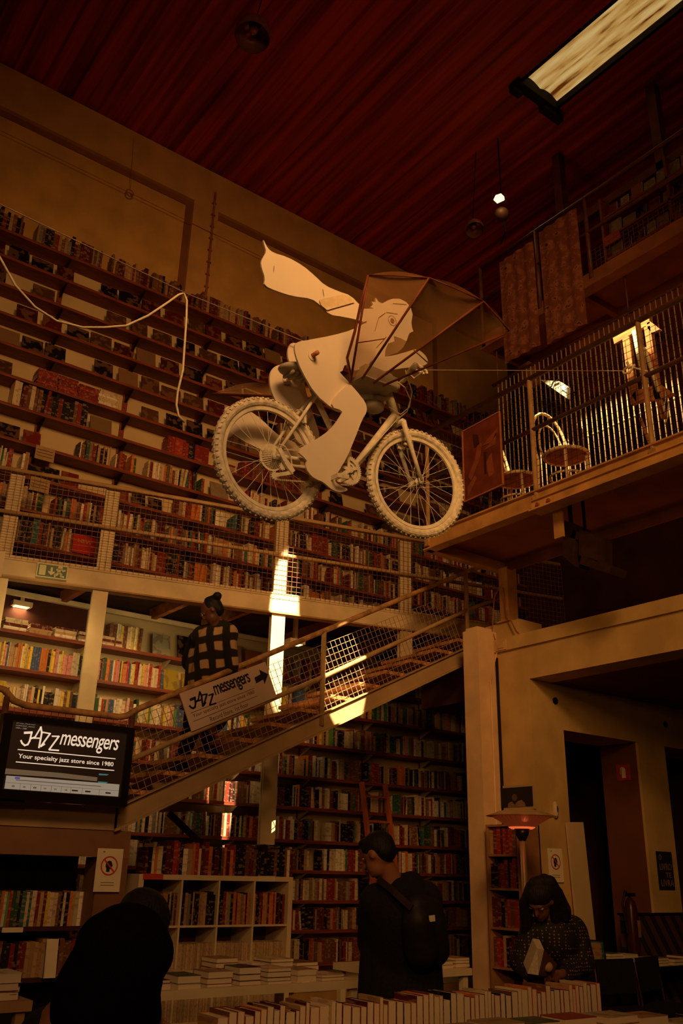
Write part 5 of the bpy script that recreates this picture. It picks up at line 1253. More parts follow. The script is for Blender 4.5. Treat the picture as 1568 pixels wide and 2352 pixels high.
# ================================================================== HEATER
hp = atD(1196, 1862, 7.3); HT = hp.z
he = thing('patio_heater', 'tall steel patio heater with a glowing red element under a wide dome', 'heater', (hp.x, hp.y, 0))
HB = (hp.x, hp.y)
mb = MB(); mb.lathe([(.285, -.045), (.278, -.04), (.17, -.005), (.09, .012), (0, .016), (0, .012), (.09, .008), (.17, -.010), (.27, -.045), (.285, -.045)], (HB[0], HB[1], HT), n=40); mb.build('dome', mat('brass_dome', (.50, .34, .18), .35, .1, 8, metal=.3), he, True)
def heat_mat():
    m = mat('heat_mesh', (.30, .05, .02), .4, .2, 30, metal=.4, stretch=(1, 1, 1)); return m
mb = MB(); mb.lathe([(.235, -.048), (.215, -.062), (.10, -.130), (.06, -.135)], (HB[0], HB[1], HT), n=36); cg = mb.build('reflector_cone', glow('hot_copper_mesh', (.16, .022, .005), .5), he, True)
mb = MB()
for i in range(36):
    a = 2*math.pi*i/36; mb.tube([(HB[0]+.235*math.cos(a), HB[1]+.235*math.sin(a), HT-.05), (HB[0]+.085*math.cos(a), HB[1]+.085*math.sin(a), HT-.135)], .0015, 4)
mb.build('guard_wires', STEEL, he)
mb = MB(); mb.lathe([(.085, -.142), (.105, -.132), (.110, -.112), (.10, -.105)], (HB[0], HB[1], HT), n=24); mb.build('element', glow('glowing_element', (.75, .12, .03), 1.0), he, True)
mb = MB(); mb.lathe([(0, -.235), (.025, -.235), (.05, -.19), (.062, -.14), (0, -.135)], (HB[0], HB[1], HT), n=24); mb.build('burner_head', BLACK, he, True)
mb = MB(); mb.tube([(HB[0], HB[1], HT-.23), (HB[0], HB[1], .1)], .026, 14); mb.build('pole', STEEL, he, True)
mb = MB(); mb.lathe([(0, 0), (.23, 0), (.23, .03), (.1, .10), (0, .11)], (HB[0], HB[1], 0), n=32); mb.build('base', BLACK, he, True)
l = bpy.data.lights.new('heater_glow', 'POINT'); l.energy = .5; l.color = (1, .15, .04); l.shadow_soft_size = .05; o = bpy.data.objects.new('heater_glow', l); COL.objects.link(o); o.location = (HB[0]-.09, HB[1]-.12, HT-.09)

# ================================================================== THINGS ON THE CONCRETE WALL
O = onX(1141, 1806, 6.585); A = Vector((0, onX(1226, 1800, 6.585).y-O.y, 0)); B = Vector((0, 0, onX(1147, 1862, 6.585).z-O.z))
ph = thing('framed_photograph', 'black photograph of a seated person in white on a pale mount above the heater', 'picture', O+B)
mb = MB(); mb.prism([O, O+A, O+A+B, O+B], (.012, 0, 0)); mb.build('mount', mat('pale_mount', (.45, .30, .15), .7, .05, 5), ph)
f2 = lambda u, v, d=-.001: O+A*u+B*v+Vector((d, 0, 0))
mb = MB(); mb.prism([f2(.06, .10), f2(.95, .10), f2(.95, .90), f2(.06, .90)], (-.001, 0, 0)); pp = mb.build('print', BLACKINK, ph)
mb = MB(); mb.prism([f2(u, v, -.003) for u, v in ((.28, .90), (.30, .72), (.40, .66), (.47, .80), (.55, .66), (.66, .62), (.74, .74), (.76, .90))], (-.001, 0, 0)); mb.build('white_shirt', mat('grey_print', (.22, .13, .07), .7), pp)
mb = MB(); mb.prism([f2(u, v, -.003) for u, v in ((.40, .45), (.46, .36), (.53, .40), (.55, .54), (.50, .66), (.42, .62))], (-.001, 0, 0)); mb.build('face', mat('dim_print', (.12, .06, .035), .7), pp)
c = onY(1275, 1860, 5.78); ic = thing('wall_dispenser', 'small white oval wall unit on the concrete wall right of the heater dome', 'dispenser', c)
mb = MB(); mb.ellip(c, .032, .03, .075); mb.build('housing', mat('white_plastic', (.62, .46, .26), .4, .05, 5), ic, True)
mb = MB(); mb.ellip(c+Vector((-.002, -.028, .005)), .008, .006, .03); mb.build('slot', BLACK, ic, True)
mb = MB(); mb.box((c.x-.045, c.y+.005, c.z-.06), (c.x+.045, c.y+.02, c.z+.10)); mb.build('back_plate', CONC, ic)
O = onY(1211, 1888, 5.95); 
mb = MB(); a_, b2_ = onX(1210, 1900, 6.585), onX(1233, 1900, 6.585); mb.box((6.57, 5.83, 0), (6.585, 5.97, 1.95)); wp = tag(mb.build('white_panel', PAPER), 'narrow white panel beside the heater pole, carrying a small red headed notice', 'panel')
O = Vector((6.565, 5.955, 1.77)); A = Vector((0, -.11, 0)); B = Vector((0, 0, -.3)); nt_ = thing('notice_sheet', 'white notice with a small red heading on the narrow panel beside the heater pole', 'notice', O+B)
mb = MB(); mb.prism([O, O+A, O+A+B, O+B], (.002, 0, 0)); mb.build('paper', PAPER, nt_)
strokes_on([[(.12, .08), (.85, .08)]], O, A, B, .008, REDINK, nt_, 'heading', .002, .0006)
strokes_on([[(.12, v), (.7, v)] for v in (.18, .24, .30)], O, A, B, .003, GREYINK, nt_, 'small_print', .002, .0006)
# leaning white board by the doorway
a_, b_, c_ = onY(1313, 1888, 5.70), onY(1351, 1888, 5.70), onY(1371, 2200, 5.70)
mb = MB(); mb.prism([(a_.x, 5.76, a_.z), (b_.x, 5.76, b_.z), (b_.x, 5.68, .0), (a_.x, 5.68, .0)], (0, .02, 0)); tag(mb.build('leaning_board', mat('cream_board', (.60, .42, .22), .6, .05, 3)), 'tall plain pale board leaning by the dark doorway behind the dotted blouse', 'board')
# fire extinguisher sign on the side of the doorway pillar
XS = 8.21; q = [onX(x, y, XS) for x, y in ((1414, 1757), (1445, 1754), (1414, 1794))]
O = q[0]; A = Vector((0, q[1].y-O.y, 0)); B = Vector((0, 0, q[2].z-O.z)); fs_ = thing('fire_sign', 'red fire extinguisher sign with a white symbol inside the dark doorway', 'sign', O+B)
if O.y < 5.8 or O.y > 6.6: print('fire sign y', O.y)
mb = MB(); mb.prism([O, O+A, O+A+B, O+B], (.004, 0, 0)); mb.build('board', mat('dim_red_sign', (.40, .035, .02), .5, .05, 5), fs_)
g_ = lambda u, v: O+A*u+B*v+Vector((-.002, 0, 0)); mb = MB(); mb.prism([g_(u, v) for u, v in ((.38, .3), (.44, .2), (.58, .2), (.66, .32), (.66, .85), (.38, .85))], (-.001, 0, 0)); mb.prism([g_(u, v) for u, v in ((.3, .22), (.46, .14), (.46, .18), (.34, .26), (.3, .6), (.27, .6))], (-.001, 0, 0)); mb.build('extinguisher_symbol', PAPER, fs_)
# poster
q = [onY(x, y, 5.78) for x, y in ((1506, 1955), (1541, 1955), (1512, 2042))]
O = q[0]; A = Vector((q[1].x-O.x, 0, 0)); B = Vector((0, 0, q[2].z-O.z)); po = thing('book_poster', 'black poster reading O LIVRO TE LIVRA on the right hand pillar', 'poster', O+B)
mb = MB(); mb.prism([O, O+A, O+A+B, O+B], (0, .004, 0)); mb.build('sheet', BLACKINK, po)
for s, bx_ in (('O', (.12, .08, .3, .24)), ('LIVRO', (.12, .32, .9, .5)), ('TE', (.45, .56, .85, .70)), ('LIVRA', (.12, .75, .95, .93))): text_on(s, O, A, B, bx_, mat('poster_lettering', (.22, .12, .05), .7), po, 'lettering', 0, .03, .002)
mb = MB(); p = onY(1456, 2060, 5.78); mb.box((8.30, 5.77, p.z-.03), (8.60, 5.78, p.z+.03))
# extinguisher by the doorway pillar
p = onY(1452, 2130, 5.6); ext = thing('fire_extinguisher', 'dark red fire extinguisher hanging by the doorway pillar, low in shadow', 'fire extinguisher', (p.x, p.y, p.z-.25))
mb = MB(); mb.lathe([(0, -.25), (.055, -.25), (.06, -.2), (.06, .15), (.04, .22), (.015, .25), (0, .25)], p, n=20); mb.build('cylinder', mat('dim_red_enamel', (.05, .008, .006), .3, .1, 5), ext, True)
mb = MB(); mb.tube([p+Vector((0, 0, .25)), p+Vector((-.06, 0, .31)), p+Vector((-.12, 0, .2)), p+Vector((-.1, -.02, -.05))], .01, 8); mb.box(p+Vector((-.05, -.02, .26)), p+Vector((.06, .02, .29))); mb.build('hose_and_handle', BLACK, ext)
mb = MB(); mb.box(p+Vector((.0, -.064, -.08)), p+Vector((.035, -.058, .06))); mb.build('instruction_label', mat('dim_label', (.30, .16, .08), .6), ext)
# striped partition and steel chairs at the right
def stripes():
    m = bpy.data.materials.new('broad_diagonal_stripes'); m.use_nodes = True; nt = m.node_tree; N = nt.nodes; L = nt.links; b = N['Principled BSDF']; b.inputs['Roughness'].default_value = .85
    tc = N.new('ShaderNodeTexCoord'); mp = N.new('ShaderNodeMapping'); mp.inputs['Rotation'].default_value = (0, R(35), 0)
    wv = N.new('ShaderNodeTexWave'); wv.inputs['Scale'].default_value = 2.4; wv.bands_direction = 'X'
    cr = N.new('ShaderNodeValToRGB'); cr.color_ramp.interpolation = 'CONSTANT'; cr.color_ramp.elements[0].color = (.008, .004, .003, 1); cr.color_ramp.elements[1].position = .5; cr.color_ramp.elements[1].color = (.07, .022, .012, 1)
    L.new(tc.outputs['Object'], mp.inputs[0]); L.new(mp.outputs[0], wv.inputs[0]); L.new(wv.outputs['Fac'], cr.inputs[0]); L.new(cr.outputs[0], b.inputs['Base Color']); return m
sx = d1.x
so = thing('striped_screen', 'low screen covered in broad diagonal stripes behind the black topped table', 'screen', (sx+1.9, 5.74, 0))
mb = MB(); mb.box((sx+.85, 5.70, .0), (sx+3.2, 5.76, 1.14)); mb.build('striped_board', stripes(), so)
mb = MB(); mb.box((sx+.83, 5.69, 1.14), (sx+3.22, 5.77, 1.16)); mb.build('top_cap', BLACK, so)
CHR = mat('chrome_tube', (.6, .45, .3), .15, .05, 5, metal=1.0)
def tube_chair(x, y, rot, label):
    t = thing('steel_chair', label, 'chair', (x, y, 0), 'black chairs with steel tube frames at the right'); M = Matrix.Rotation(rot, 3, 'Z'); T = lambda p: Vector((x, y, 0))+M @ Vector(p)
    for s_ in (-.21, .21):
        m = MB(); m.tube([T((.2, s_, 0)), T((.2, s_, .44)), T((-.18, s_, .45)), T((-.22, s_, .80))], .011, 8); m.tube([T((-.2, s_, 0)), T((-.18, s_, .45))], .011, 8); m.build('side_frame', CHR, t, True)
    m = MB(); m.obox(T((0, 0, .46)), M @ Vector((.21, 0, 0)), M @ Vector((0, .2, 0)), (0, 0, .02)); m.build('seat', BLACKCLOTH, t)
    m = MB(); m.obox(T((-.215, 0, .70)), M @ Vector((.014, 0, 0)), M @ Vector((0, .2, 0)), (0, 0, .13)); m.build('backrest', BLACKCLOTH, t)
p = onZ(1430, 2215, .80); tube_chair(p.x, p.y-.1, R(-100), 'black steel tube chair just in front of the black topped table')
p = onZ(1500, 2210, .80); tube_chair(p.x+.1, p.y-.1, R(-80), 'black steel tube chair at the right edge in front of the black topped table')

# ladder
a0, a1, t0, t1 = onY(850, 1935, 8.75), onY(905, 1935, 8.75), onY(833, 1797, 8.93), onY(887, 1802, 8.93)
ax0 = (t0.x+a0.x)/2; ax1 = (t1.x+a1.x)/2; zt_ = t0.z
ldr = thing('ladder', 'red brown wooden library ladder leaning on the lower wall shelves', 'ladder', ((ax0+ax1)/2, 8.3, 0))
dz = zt_; 
pt_ = lambda x, z: Vector((x, 8.42+(8.94-8.42)*z/zt_, z))
for x in (ax0, ax1):
    mb = MB(); mb.bar(pt_(x, 0), pt_(x, zt_), .035, .06, up=(0, -1, 0)); mb.build('side_rail', LADDERWOOD, ldr)
for k in range(8):
    z = zt_-.16-.29*k
    if z > .1: mb = MB(); mb.bar(pt_(ax0, z), pt_(ax1, z), .05, .022); mb.build('rung', LADDERWOOD, ldr)
# brace under the stairs
mb = MB(); mb.bar(onY(388, 1868, 7.3), onY(462, 1938, 7.3), .03, .05); tag(mb.build('diagonal_brace', DARKMETAL), 'dark diagonal brace bar below the stairs above the white cube bookcase', 'brace')
# pipes and line on the back wall
mb = MB(); x_ = onY(490, 500, YW-.1).x; mb.tube([(x_, YW-.095, 8.3), (x_, YW-.095, 10.3)], .016, 8)
for k in range(9): mb.box((x_-.03, YW-.10, 8.5+.2*k), (x_+.03, YW-.07, 8.515+.2*k))
tag(mb.build('rusty_pipe', RUST), 'rusty vertical pipe with clips running down the plaster pilaster', 'pipe')
mb = MB(); mb.tube([onY(-20, 290, YW-.09), onY(298, 443, YW-.09), onY(600, 590, YW-.09), onY(760, 670, YW-.09)], .004, 5); tag(mb.build('wall_wire', RUST), 'thin dark wire stretched along the upper plaster wall', 'wire')
c = onY(298, 443, YW-.09); mb = MB(); mb.tube([c+Vector((.05*math.cos(a), 0, .05*math.sin(a))) for a in [2*math.pi*i/20 for i in range(20)]], .008, 6, closed=True); mb.tube([c+Vector((0, 0, .05)), onY(307, 318, YW-.09)], .003, 5); tag(mb.build('wall_ring', RUST), 'small dark ring hanging on a thread on the upper plaster wall', 'ring')
# NEW box among the gallery books and price notices
p = onY(192, 1262, YS); nb_ = thing('red_book_box', 'red box lettered NEW on the lowest gallery shelf', 'box', (p.x, YS+.01, 4.57))
mb = MB(); mb.box((p.x-.13, YS-.02, 4.575), (p.x+.13, YS+.05, 4.78)); mb.build('case', mat('bright_red_card', (.50, .02, .012), .4, .05, 5), nb_)
text_on('NEW', Vector((p.x-.13, YS-.02, 4.78)), Vector((.26, 0, 0)), Vector((0, 0, -.205)), (.18, .22, .78, .42), mat('gold_ink', (.55, .30, .10), .5), nb_, 'lettering', 0, 0, .002)
for px, py, w_, z_, lb in ((104, 1037, .21, 5.68, 'eighth gallery shelf at the far left'), (92, 1110, .21, 5.31, 'ninth gallery shelf at the far left')):
    p = onY(px, py, YS-.01); mb = MB(); mb.box((p.x-w_/2, YS-.012, z_-.16), (p.x+w_/2, YS-.008, z_-.002)); t = tag(mb.build('paper_notice', mat('aged_notice', (.42, .26, .12), .8, .1, 12)), 'handwritten paper notice taped under the front of the %s' % lb, 'notice')
    strokes_on([[(.08, v), (.3+.1*(v > .4), v+.01), (.6, v-.01), (.88, v)] for v in (.28, .5, .72)], Vector((p.x-w_/2, YS-.0125, z_-.002)), Vector((w_, 0, 0)), Vector((0, 0, -.158)), .006, GREYINK, t, 'handwriting', .001, .0006)
p = onY(1310, 1250, 5.6)
# projector and speaker rack hung under the bridge
hx = thing('equipment_rack', 'shadowy rack of boxes hung under the bridge beside the bracket plate', 'rack', onX(1320, 1310, 5.95))
for q_ in (((1296, 1195), (1322, 1207), (1318, 1300), (1290, 1275)), ((1330, 1215), (1372, 1230), (1372, 1290), (1328, 1275)), ((1335, 1275), (1405, 1300), (1400, 1318), (1330, 1295)), ((1300, 1212), (1330, 1222), (1327, 1240), (1298, 1232))):
    mb = MB(); mb.prism([onX(x, y, 5.95) for x, y in q_], (.2, 0, 0)); c_ = onX(*q_[0], 5.95); mb.box((5.98, c_.y-.04, c_.z-.03), (6.0, c_.y-.02, BZ+.1)); mb.build('metal_box', mat('rack_metal', (.04, .015, .008), .5, .3, 12, metal=.2), hx)
# loose cables at the bridge foot
mb = MB(); mb.tube([onX(x, y, 6.58) for x, y in ((1150, 1345), (1135, 1370), (1130, 1450), (1140, 1475), (1175, 1480), (1208, 1470))], .006, 6); mb.tube([onX(x, y, 6.58) for x, y in ((1155, 1350), (1165, 1410), (1185, 1450), (1208, 1472))], .008, 6); tag(mb.build('loose_cable', RUST), 'brown cables looping down from the bridge corner to the concrete ledge', 'cable')
# front foreground: shop flyer book at left of the row
p = onZ(505, 2330, .88)
book(Vector((p.x-.10, TF+.02, TZ)), Vector((.0, .02, 0)), XA*.15, ZA*.20, 'tan', 'tan paperback facing out at the left end of the foreground row', 'cover-out books at the left end of the foreground row', True)

# ================================================================== PEOPLE
def organic(mb, name, m, parent, voxel=.009, it=6, fac=.5):
    o = mb.build(name, m, parent)
    r_ = o.modifiers.new('r', 'REMESH'); r_.mode = 'VOXEL'; r_.voxel_size = voxel; r_.use_smooth_shade = True
    s_ = o.modifiers.new('s', 'SMOOTH'); s_.iterations = it; s_.factor = fac
    bpy.context.view_layer.update()
    me = bpy.data.meshes.new_from_object(o.evaluated_get(bpy.context.evaluated_depsgraph_get()))
    o.modifiers.clear(); o.data = me
    if not me.materials: me.materials.append(m)
    me.polygons.foreach_set('use_smooth', [True]*len(me.polygons))
    return o
def hand(mb, w, d, side, sc=1.0, curl=.6):
    # palm from the wrist along d, five unequal curled fingers; side = direction towards the thumb
    w = Vector(w); d = Vector(d).normalized(); s = (Vector(side)-d*Vector(side).dot(d)).normalized(); n = d.cross(s)
    for k in (-.03, -.01, .01, .03): mb.capsule(w+s*k*.6*sc, w+d*.085*sc+s*k*sc, .014*sc, .011*sc, 8, 3)
    for k, L in zip((.033, .011, -.011, -.031), (.070, .078, .072, .056)):
        p0 = w+d*.09*sc+s*k*sc; d1 = (d*math.cos(curl)+n*math.sin(curl)); p1 = p0+d1*L*.45*sc; d2 = (d*math.cos(curl*2)+n*math.sin(curl*2)); p2 = p1+d2*L*.32*sc; d3 = (d*math.cos(curl*2.8)+n*math.sin(curl*2.8)); p3 = p2+d3*L*.22*sc
        mb.capsule(p0, p1, .0088*sc, .0082*sc, 8, 3); mb.capsule(p1, p2, .0082*sc, .0075*sc, 8, 3); mb.capsule(p2, p3, .0075*sc, .0065*sc, 8, 3)
    t0 = w+d*.02*sc+s*.025*sc; t1 = t0+(d*.55+s*.75+n*.2).normalized()*.045*sc; t2 = t1+(d*.9+s*.2+n*.4).normalized()*.032*sc
    mb.capsule(t0, t1, .012*sc, .0095*sc, 8, 3); mb.capsule(t1, t2, .0095*sc, .0075*sc, 8, 3)
def head(mb, c, fwd, up, s=1.0):
    # skull, jaw, nose, lips, ears, brow; eyes at half height
    c = Vector(c); f = Vector(fwd).normalized(); u = (Vector(up)-f*Vector(up).dot(f)).normalized(); r_ = f.cross(u); M = Matrix((f, r_, u)).transposed()
    mb.ellip(c+u*.025*s-f*.005*s, .096*s, .076*s, .095*s, M); mb.ellip(c+f*.03*s-u*.045*s, .058*s, .054*s, .066*s, M)
    mb.ellip(c+f*.062*s-u*.088*s, .022*s, .024*s, .018*s, M)                       # chin
    mb.capsule(c+f*.084*s+u*.012*s, c+f*.104*s-u*.028*s, .009*s, .013*s, 8, 3)      # nose
    mb.ellip(c+f*.088*s+u*.022*s, .012*s, .045*s, .010*s, M)                        # brow
    mb.ellip(c+f*.080*s-u*.058*s, .012*s, .022*s, .006*s, M); mb.ellip(c+f*.077*s-u*.068*s, .011*s, .019*s, .006*s, M)
    for k in (-1, 1): mb.ellip(c+r_*.076*s*k-u*.008*s, .018*s, .009*s, .030*s, M)
    return f, u, r_, M
def eyes(c, f, u, r_, M, parent, s=1.0):
    for k in (-1, 1):
        mb = MB(); mb.ellip(c+f*.078*s+r_*.031*s*k+u*.004*s, .011*s, .014*s, .007*s, M, 12, 8); mb.build('eye', mat('eye_white', (.35, .22, .14), .2, .02, 5), parent, True)

def plaid():
    m = bpy.data.materials.new('plaid_flannel'); m.use_nodes = True; nt = m.node_tree; N = nt.nodes; L = nt.links; b = N['Principled BSDF']; b.inputs['Roughness'].default_value = .95
    tc = N.new('ShaderNodeTexCoord'); fac = []
    nz = N.new('ShaderNodeTexNoise'); nz.inputs['Scale'].default_value = 5; mxv = N.new('ShaderNodeMix'); mxv.data_type = 'VECTOR'; mxv.inputs[0].default_value = .05
    L.new(tc.outputs['Object'], nz.inputs['Vector']); L.new(tc.outputs['Object'], mxv.inputs[4]); L.new(nz.outputs['Color'], mxv.inputs[5])
    mp = N.new('ShaderNodeMapping'); mp.inputs['Rotation'].default_value = (0, R(10), R(37)); L.new(mxv.outputs[1], mp.inputs[0])
    for d in ('X', 'Z'):
        w = N.new('ShaderNodeTexWave'); w.bands_direction = d; w.inputs['Scale'].default_value = 2.35; w.inputs['Distortion'].default_value = .5; L.new(mp.outputs[0], w.inputs[0])
        c = N.new('ShaderNodeValToRGB'); c.color_ramp.elements[0].position = .35; c.color_ramp.elements[1].position = .62; L.new(w.outputs['Fac'], c.inputs[0]); fac.append(c)
    mu = N.new('ShaderNodeMix'); mu.data_type = 'RGBA'; mu.blend_type = 'MULTIPLY'; mu.inputs[0].default_value = .93; L.new(fac[0].outputs[0], mu.inputs[6]); L.new(fac[1].outputs[0], mu.inputs[7])
    cr = N.new('ShaderNodeValToRGB'); cr.color_ramp.elements[0].position = .05; cr.color_ramp.elements[0].color = (.012, .008, .006, 1); cr.color_ramp.elements[1].position = .8; cr.color_ramp.elements[1].color = (.52, .32, .16, 1)
    k = cr.color_ramp.elements.new(.25); k.color = (.07, .03, .015, 1)
    L.new(mu.outputs[2], cr.inputs[0]); L.new(cr.outputs[0], b.inputs['Base Color']); return m
def dots():
    m = bpy.data.materials.new('dotted_black_blouse'); m.use_nodes = True; nt = m.node_tree; N = nt.nodes; L = nt.links; b = N['Principled BSDF']; b.inputs['Roughness'].default_value = .8
    tc = N.new('ShaderNodeTexCoord'); v = N.new('ShaderNodeTexVoronoi'); v.inputs['Scale'].default_value = 52; v.inputs['Randomness'].default_value = .25; L.new(tc.outputs['Object'], v.inputs['Vector'])
    cr = N.new('ShaderNodeValToRGB'); cr.color_ramp.elements[0].position = .20; cr.color_ramp.elements[0].color = (.30, .14, .07, 1); cr.color_ramp.elements[1].position = .27; cr.color_ramp.elements[1].color = (.010, .005, .004, 1)
    L.new(v.outputs['Distance'], cr.inputs[0]); L.new(cr.outputs[0], b.inputs['Base Color']); return m

# ---- woman in a plaid shirt coming down the stairs
D = 7.95
J = lambda x, y, dd=0: atD(x, y, D+dd)
w1 = thing('person', 'woman with a hair bun in a plaid shirt walking down the stairs', 'person', J(450, 1775))
mb = MB(); hc_ = J(487, 1404); fw = (J(452, 1424, -.05)-hc_); f, u, r_, M = head(mb, hc_, fw, (.12, 0, 1), .98)
eyes(hc_, f, u, r_, M, w1, .98)
mb.capsule(J(492, 1420), J(494, 1450), .055, .06)
mb.capsule(J(480, 1462, .02), J(508, 1462, .04), .10, .10); mb.capsule(J(494, 1470), J(478, 1560), .12, .115); mb.capsule(J(478, 1560), J(470, 1610), .115, .13)
RF = [(450, 1612), (436, 1690), (416, 1756)]; LF = [(482, 1612), (474, 1690), (489, 1738)]
for (a, b, c_), toe, dd in ((RF, (382, 1770), -.12), (LF, (456, 1752), .12)):
    mb.capsule(J(*a, dd), J(*b, dd), .085, .055); mb.capsule(J(*b, dd), J(*c_, dd), .055, .035); mb.capsule(J(c_[0]+2, c_[1]+6, dd), J(*toe, dd), .035, .028)
hr_ = J(506, 1600, -.06)
mb.capsule(J(518, 1452, -.05), J(530, 1530, -.10), .052, .042); mb.capsule(J(530, 1530, -.10), hr_, .042, .028); hand(mb, hr_, Vector((-.4, -.1, -.6)), (-1, 0, 0.2), .95, .5)
mb.capsule(J(462, 1456, .1), J(442, 1530, .12), .05, .042); mb.capsule(J(442, 1530, .12), J(434, 1598, .02), .042, .028); hand(mb, J(434, 1598, .02), Vector((-.3, -.1, -.8)), (-1, 0, 0), .95, .5)
organic(mb, 'body', DSKIN, w1, .0085)
mb = MB(); mb.ellip(hc_-f*.022+u*.032, .094, .083, .088, M); mb.ellip(hc_-f*.05-u*.01, .06, .07, .07, M); mb.ellip(J(499, 1369), .042, .042, .038); mb.capsule(hc_-f*.02+u*.1, J(499, 1372), .04, .035); organic(mb, 'hair', HAIR, w1, .009)
mb = MB()
mb.capsule(J(466, 1462, .06), J(518, 1458, -.02), .105, .115); mb.capsule(J(492, 1475), J(484, 1560), .165, .185); mb.capsule(J(484, 1560), J(474, 1640), .185, .20); mb.capsule(J(458, 1530, .05), J(452, 1630, .03), .10, .11); mb.capsule(J(512, 1500, 0), J(500, 1600), .11, .11)
mb.capsule(J(521, 1456, -.05), J(531, 1530, -.10), .078, .070); mb.capsule(J(531, 1530, -.10), J(508, 1592, -.06), .070, .055)
mb.capsule(J(462, 1460, .1), J(442, 1530, .12), .075, .065); mb.capsule(J(442, 1530, .12), J(434, 1588, .03), .065, .05)
mb.capsule(J(490, 1440, .03), J(510, 1438, .0), .062, .06)
organic(mb, 'plaid_shirt', plaid(), w1, .011, 5)
mb = MB()
for (a, b, c_), toe, dd in ((RF, 0, -.12), (LF, 0, .12)): mb.capsule(J(*a, dd), J(*b, dd), .10, .072); mb.capsule(J(*b, dd), J(c_[0], c_[1]-8, dd), .072, .058)
mb.capsule(J(462, 1612), J(474, 1612), .13, .13); organic(mb, 'trousers', BLACKCLOTH, w1, .010)
for (a, b, c_), toe, dd, in ((RF, (380, 1769), -.12), (LF, (454, 1752), .12)):
    mb = MB(); mb.capsule(J(c_[0], c_[1]-10, dd), J(c_[0]+2, c_[1]+7, dd), .052, .05); mb.capsule(J(c_[0]+2, c_[1]+9, dd), J(*toe, dd), .045, .034); organic(mb, 'boot', BLACK, w1, .009)
mb = MB()
for k in (-1, 1): mb.tube([hc_+f*.098+r_*.033*k+u*.004+(r_*math.cos(a)+u*math.sin(a))*.022 for a in [2*math.pi*i/16 for i in range(16)]], .0018, 5, closed=True); mb.tube([hc_+f*.096+r_*.055*k+u*.008, hc_+r_*.082*k+u*.010], .0016, 5)
mb.build('glasses', mat('gold_wire', (.75, .5, .22), .25, .05, 5, metal=.8), w1)
mb = MB(); mb.capsule(J(452, 1470, .16), J(440, 1520, .20), .085, .095); organic(mb, 'shoulder_bag', BLACKCLOTH, w1, .012)

# ---- man with a backpack
D = 5.0
m1 = thing('person', 'man in a black hooded coat with a black backpack, seen from behind', 'person', (*atD(915, 2250, D).xy, 0))
mb = MB(); hc_ = J(868, 1963); fw = Vector((-_r.x*.80+_f.x*.5, -_r.y*.80+_f.y*.5, -.42)); f, u, r_, M = head(mb, hc_, fw, (.10, 0, 1))
eyes(hc_, f, u, r_, M, m1)
mb.capsule(J(880, 1985, .0), J(902, 2030, .0), .058, .066)
hipz = .90; hx_, hy_ = J(918, 2250).xy; side = Vector((_r.x, _r.y, 0)).normalized()
def fl(s, z, d=0): return Vector((hx_, hy_, z))+side*s+Vector((_f.x, _f.y, 0)).normalized()*d
mb.capsule(J(875, 2065), J(960, 2062), .085, .085); mb.capsule(J(915, 2090), fl(0, 1.0), .15, .145); mb.capsule(fl(-.07, .93), fl(.07, .93), .13, .13)
for s in (-.10, .10): mb.capsule(fl(s, .88), fl(s, .48), .085, .06); mb.capsule(fl(s, .48), fl(s*1.05, .09), .06, .04); mb.capsule(fl(s, .05), fl(s*1.2, .035, .17), .042, .03)
for (a, b, c_), dd in ((((855, 2072), (846, 2165), (862, 2235)), .10), (((985, 2075), (1005, 2165), (955, 2235)), .12)):
    wr = J(*c_, .34); mb.capsule(J(*a, 0), J(*b, dd), .058, .048); mb.capsule(J(*b, dd), wr, .046, .030); hand(mb, wr, Vector((_f.x, _f.y, 0)), -side if a[0] > 900 else side, 1.0, .45)
organic(mb, 'body', SKIN, m1, .0095)
mb = MB(); mb.ellip(hc_-f*.014+u*.038, .100, .084, .088, M); mb.ellip(hc_-f*.05+u*.005, .062, .076, .068, M); mb.ellip(hc_+f*.05+u*.085, .045, .06, .03, M)
organic(mb, 'hair', HAIR, m1, .009, 3)
mb = MB(); mb.capsule(J(868, 2072), J(972, 2068), .105, .11); mb.capsule(J(915, 2090), fl(0, 1.0), .185, .185); mb.capsule(fl(-.05, 1.0), fl(-.05, .80), .18, .19); mb.capsule(fl(.06, 1.0), fl(.06, .80), .18, .19)
for (a, b, c_), dd in ((((858, 2074), (848, 2165), (862, 2235)), .10), (((982, 2078), (1003, 2165), (955, 2235)), .12)):
    mb.capsule(J(*a), J(*b, dd), .085, .072); mb.capsule(J(*b, dd), J(*c_, .32), .07, .048)
mb.capsule(J(905, 2040, .04), J(945, 2030, -.02), .062, .07); mb.capsule(J(925, 2045, -.08), J(965, 2060, -.08), .07, .05)
organic(mb, 'hooded_coat', BLACKCLOTH, m1, .012, 5)
mb = MB()
for s in (-.10, .10): mb.capsule(fl(s, .88), fl(s, .48), .11, .08); mb.capsule(fl(s, .48), fl(s*1.05, .10), .08, .068)
organic(mb, 'trousers', BLACKCLOTH, m1, .013)
for s in (-.10, .10): mb = MB(); mb.capsule(fl(s, .055), fl(s*1.2, .045, .17), .055, .042); organic(mb, 'shoe', BLACK, m1, .01)
mb = MB(); mb.capsule(J(955, 2085, -.16), J(988, 2090, -.12), .075, .07); mb.capsule(J(958, 2115, -.18), J(966, 2180, -.16), .09, .10); mb.capsule(J(990, 2115, -.12), J(996, 2180, -.10), .085, .09); bpk = organic(mb, 'backpack', mat('backpack_nylon', (.016, .010, .007), .6, .2, 30), m1, .012, 4)
mb = MB(); q_ = J(992, 2110, -.235); mb.prism([q_+_r*x+_u*y for x, y in ((-.017, .014), (.015, .018), (.017, -.014), (-.014, -.018))], _f*.004); mb.build('white_tag', PAPER, m1)
